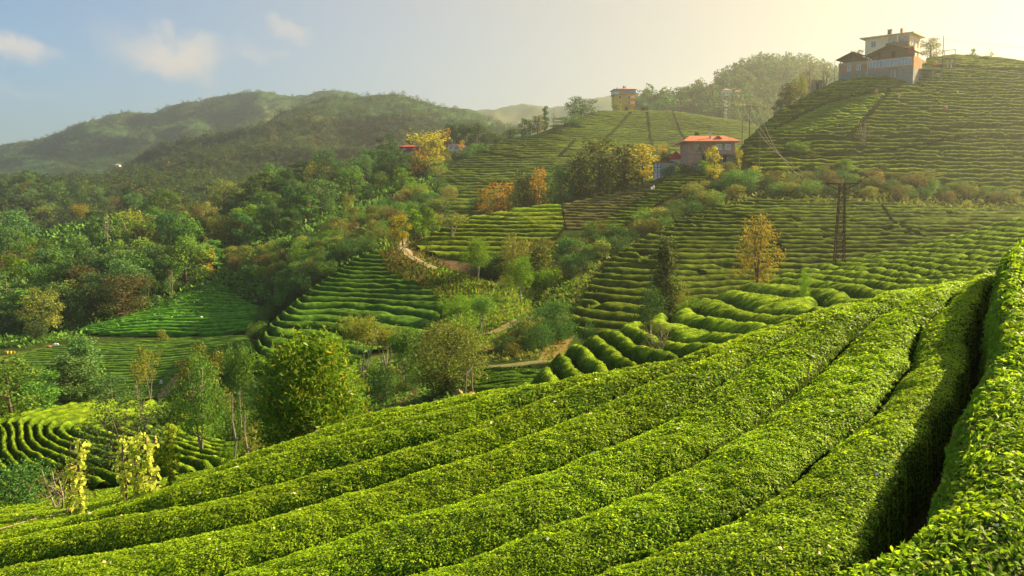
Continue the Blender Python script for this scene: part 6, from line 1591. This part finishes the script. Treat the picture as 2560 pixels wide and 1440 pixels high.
Geo().tube([(0, 0, top), (0, 0, top + 0.35)], 0.09, 6).tube([(0, 0, top + 0.3), (0, 0, top + 0.62)], [0.17, 0.06], 8).add('top_insulator', M_CERAMIC, py)

# ---- mast and poles
x, y, z = at_depth(1812, 470); zt = float(ray(1812, 240)[1]) * y; zb = float(ray(1812, 296)[1]) * y
ms = empty('phone_mast', (x, y, zb - 4), 0, label='grey lattice phone mast beyond the middle hill', category='mast')
Hm = zt - zb + 4
legs, br = lattice(Hm, 1.9, 1.2, 8, 0.075)
for g in legs: g.add('leg', M_STEEL, ms)
br.add('bracing', M_STEEL, ms)
for t in (0.62, 0.97):
    g = Geo().box(-1.1, 1.1, -1.1, 1.1, Hm * t, Hm * t + 0.14); g.add('platform', M_STEEL, ms)
    for k in range(6): Geo().box(-1.1 + k * 0.42, -0.98 + k * 0.42, -1.3, -1.16, Hm * t + 0.2, Hm * t + 1.6).add('antenna', M_FRAMEW, ms)
def pole(u, Y, vtop, label, r=0.12, arms=(), lean=0.0, mat=None, name='utility_pole'):
    x, y, z = at_depth(u, Y); H = float(ray(u, vtop)[1]) * y - z
    e = empty(name, (x, y, z - 0.3), 0, label=label, category='pole')
    Geo().tube([(0, 0, 0), (lean * H, 0, H + 0.3)], [r, r * 0.7], 7).add('shaft', mat or M_POLE, e)
    for (hw, dz, br) in arms:
        g = Geo().tube([(lean * H - hw, 0, H + 0.3 - dz + 0.1), (lean * H + hw, 0, H + 0.3 - dz - 0.05)], 0.06, 5)
        if br: g.tube([(lean * H - hw, 0, H + .35 - dz), (lean * H, 0, H + .3 - dz - hw * 0.7)], 0.045, 5).tube([(lean * H + hw, 0, H + .25 - dz), (lean * H, 0, H + .3 - dz - hw * 0.7)], 0.045, 5)
        for q in (-hw, 0, hw): g.tube([(lean * H + q, 0, H + .3 - dz), (lean * H + q, 0, H + .75 - dz)], 0.06, 5)
        g.add('crossarm', M_POLE, e)
    return Vector((x + lean * H, y, z + H))
tp = pole(1873, 200, 266, 'twin-armed power pole left of the sunlit hillside', 0.13, [(1.75, 0.05, True)])
pole(1855, 202, 264, 'thin leaning prop pole beside the twin-armed power pole', 0.07, lean=-0.0)
pole(1897, 168, 316, 'tall pale wooden pole right of the brick house', 0.08)
pole(1851, 240, 300, 'slim pole on the middle hill right shoulder', 0.06)
pole(2355, 224, 88, 'tall wooden pole on the terrace beside the clothes frame', 0.12)
pole(2058, 214, 160, 'thin pole left of the orange brick annex', 0.08)
pole(2085, 214, 150, 'second thin pole close to the annex wall', 0.08)
pole(1893, 158, 430, 'short leaning creeper pole at the top of the pylon slope', 0.07, lean=0.03)
for u_, v_, lb in ((590, 985, 'tall crooked bean pole left of the round chestnut'), (619, 1030, 'short crooked bean pole left of the round chestnut')):
    x, y, z = at_depth(u_, 29); H = float(ray(u_, v_)[1]) * y - z
    e = empty('bean_pole', (x, y, z - 0.3), 0, label=lb, category='pole')
    Geo().tube([(0, 0, 0), (-0.02, 0, H * .35), (0.05, 0, H * .55), (-0.06, 0.02, H * .8), (-0.02, 0, H + .3)], [0.045, 0.04, 0.036, 0.03, 0.022], 6).add('shaft', M_PALEBARK, e)
    Geo().tube([(0.0, 0, H * .45), (0.10, 0, H * .6)], 0.018, 5).add('branch_stub', M_PALEBARK, e)

def wire(p, q, sag, label, mat, r=0.018):
    p, q = Vector(p), Vector(q); pts = []
    for i in range(25):
        t = i / 24; pts.append(p.lerp(q, t) - Vector((0, 0, 4 * sag * t * (1 - t))))
    g = Geo().tube(pts, r, 5); g.add('power_line', mat, None, True, label=label, category='wire', group='power lines')
pa = Vector(py.location) + Vector((0, 0, top + 0.2))
for i, (o1, o2) in enumerate(((-1.75, -1.9), (0.0, -1.75), (1.75, -1.6))):
    wire(tp + Vector((o1, 0, 0.4)), pa + Vector((o2, 0.26, (0.05, 0.1, -0.5)[i])), (2.6, 3.2, 4.0)[i], ('upper', 'middle', 'lower')[i] + ' sagging line from the twin-armed pole to the pylon', M_WIRE, 0.032)
for i, (v0, o2) in enumerate(((22, 1.9), (132, 1.7))):
    q = Vector(onsight(2700, v0, 150 - 40 * i)); wire(pa + Vector((o2, -0.2, 0)), q, 0.7, ('upper', 'lower')[i] + ' dark cable rising from the pylon to the right', M_BLACKWIRE, 0.02)
a_, b_ = onsight(2355, 96, 224), onsight(2700, 122, 224); wire(a_, b_, 0.8, 'thin line from the terrace pole over the crest to the right', M_WIRE, 0.035)

# ---- pole frame with straw bundles
x, y, z = at_depth(1172, 24); zt = float(ray(1172, 926)[1]) * y; Hf = zt - z
pf = empty('pole_frame', (x, y, z - 0.2), R(10), label='rough frame of two bent poles and a broken crosspiece in the tea', category='frame')
Geo().tube([(-0.12, 0, 0), (-0.13, 0, Hf * .45), (-0.10, 0, Hf * .7), (-0.06, 0, Hf + .12)], [.035, .032, .028, .024], 6).add('upright', M_POLE, pf)
Geo().tube([(0.14, 0.1, 0), (0.16, 0.1, Hf * .5), (0.12, 0.1, Hf * .75), (0.09, 0.1, Hf + .25)], [.035, .032, .028, .022], 6).add('upright', M_POLE, pf)
Geo().tube([(-0.09, -0.02, Hf + .10), (0.02, 0.04, Hf + .18), (0.12, 0.1, Hf + .32)], [.03, .032, .024], 6).add('crosspiece', M_PALEBARK, pf)
def bundle(u, v, Y, r, label, seed, tilt):
    x, y, z = onsight(u, v, Y); g = Geo().blob((0, 0, r[2] * .8), r, seed, 0, 12, 8, 0.2); rg = random.Random(seed)
    for k in range(26):
        a = rg.uniform(0, 6.28); p = Vector((math.cos(a) * r[0] * .8, math.sin(a) * r[1] * .8, rg.uniform(.2, 1.4) * r[2])); g.tube([p, p * 1.25 + Vector((0, 0, rg.uniform(-.1, .12)))], .006, 3, cap=False)
    o = g.add('straw_bundle', M_STRAW, None, True, label=label, category='straw bundle', group='straw bundles by the pole frame'); o.location = (x, y, z); o.rotation_euler = (0, tilt, 0.4)
bundle(1150, 996, 23.6, (0.11, 0.10, 0.15), 'upright straw bundle leaning left of the pole frame', 1, -0.25)
bundle(1178, 991, 23.6, (0.15, 0.09, 0.07), 'flat straw bundle lying at the foot of the pole frame', 2, 0.0)

# ---- small things in the fields
def sack(u, v, s, mat, label, tall=1.0, dy=0.0, name='sack'):
    h = hits(np.array([float(u)]), np.array([float(v)]))[0]; x, y, z = h; r = s * y / F_PX / 2
    g = Geo().blob((0, 0, r * tall * .9), (r, r * .8, r * tall), int(u), 0, 10, 7, 0.12).tube([(0, 0, r * tall * 1.7), (0.02, 0, r * tall * 2.1)], [r * .35, r * .2], 6)
    o = g.add(name, mat, None, True, label=label, category=name.replace('_', ' ')); o.location = (x, y, z + 0.35)
sack(1430, 503, 7, M_SACKW, 'white sack on the crest of the terrace field', 1.3)
sack(1628, 481, 5, M_SACKW, 'slim white sack on the brown pruned slope, left of two', 1.9); sack(1634, 478, 6, M_SACKW, 'white sack on the brown pruned slope, right of two', 1.6)
sack(2190, 236, 10, M_SACKP, 'pinkish sack in the tea just below the white house', 0.8); sack(2246, 250, 7, M_SACKP, 'narrow pinkish sack in the sunlit hillside rows', 1.8); sack(2363, 277, 13, M_SACKP, 'low orange sack in the middle of the sunlit hillside', 0.6); sack(2393, 236, 6, M_YPLAST, 'small yellow bag on the sunlit hillside', 0.7)
sack(488, 823, 5, M_SACKR, 'small red bundle at the lower edge of the bright valley field', 0.9); sack(532, 820, 6, M_SACKR, 'red bundle right of the small red one in the bright valley field', 0.9); sack(503, 799, 8, M_SACKW, 'pale sack in the middle of the bright valley field', 0.5)
def sheet(u, v, w, hh, mat, label, seed, name='plastic_sheet'):
    h = hits(np.array([float(u)]), np.array([float(v)]))[0]; x, y, z = h; s = y / F_PX; rg = random.Random(seed)
    g = Geo().blob((0, 0, 0), (w * s / 2, hh * s * 0.9, hh * s * .55), seed, 0, 12, 6, 0.22)
    o = g.add(name, mat, None, False, label=label, category=name.replace('_', ' ')); o.location = (x, y, z + hh * s * 0.3)
sheet(140, 864, 16, 7, M_BPLAST, 'pale blue plastic sheet heaped beside the valley floor field', 3); sheet(124, 868, 18, 5, M_SACKP, 'pinkish sheet beside the pale blue plastic sheet', 4)
for i, (u_, w_) in enumerate(((17, 7), (25, 6), (34, 6))):
    h = hits(np.array([u_ + 0.0]), np.array([884.0]))[0]; s = h[1] / F_PX; ww = w_ * s
    e = empty('yellow_crate', (h[0], h[1], h[2] - 0.02), 0.2 * i, label=('yellow crate at the left edge by the valley floor field, leftmost', 'yellow crate between two others at the left edge', 'yellow crate nearest the pale sheets at the left edge')[i], category='crate', group='yellow crates by the valley floor field')
    Geo().box(-ww / 2, ww / 2, -.2, .2, 0, .04).box(-ww / 2, ww / 2, -.2, -.17, .04, .42).box(-ww / 2, ww / 2, .17, .2, .04, .42).box(-ww / 2, -ww / 2 + .03, -.17, .17, .04, .42).box(ww / 2 - .03, ww / 2, -.17, .17, .04, .42).add('crate_body', M_YPLAST, e)
    Geo().box(-ww / 2 - .02, ww / 2 + .02, -.23, -.205, .36, .43).add('rim', M_YPLAST, e)
h = hits(np.array([403.0]), np.array([966.0]))[0]
e = empty('scarecrow', (h[0], h[1], h[2]), 0, label='small pale scarecrow beside the valley track', category='scarecrow'); e.scale = (0.6, 0.6, 0.65)
Geo().tube([(0, 0, 0), (0, 0, 1.5)], .03, 5).tube([(-.35, 0, 1.15), (.35, 0, 1.15)], .025, 5).add('sticks', M_POLE, e); Geo().prism([(-.3, .55), (.3, .55), (.22, 1.25), (-.22, 1.25)], 'y', -.08, .08).add('cloth', M_SACKW, e)
# hose lying over the tea at lower left
pts = []
for (u, v) in ((-30, 1345), (30, 1325), (80, 1305), (130, 1290), (165, 1272), (186, 1252), (200, 1238)):
    h = hits(np.array([float(u)]), np.array([v + 52.0]))[0]; pts.append((h[0], h[1], h[2] + 0.60))
Geo().tube(pts, 0.011, 6).add('hose', M_HOSE, None, True, label='thin pinkish hose lying across the tea at lower left', category='hose')
# ------------------------------------------------------------------ the hazy air over the whole valley
zlo = float(min(gz.min(), -36.0)) - 1.0; zhi = float(gz.max()) + 16.0
hm, hn = new_mat('hazy_air')
pv = N(hn, 'ShaderNodeVolumePrincipled', {'Color': (0.86, 0.95, 1.0, 1), 'Density': 0.00034, 'Anisotropy': 0.76})
N(hn, 'ShaderNodeOutputMaterial', {'Volume': pv.outputs[0]})
g = Geo().box(-3200, 3200, -40, 2750, zlo, zhi)
obj('haze', g.mesh('haze', [hm]), kind='stuff', label='thin sunlit haze in the air', category='haze')
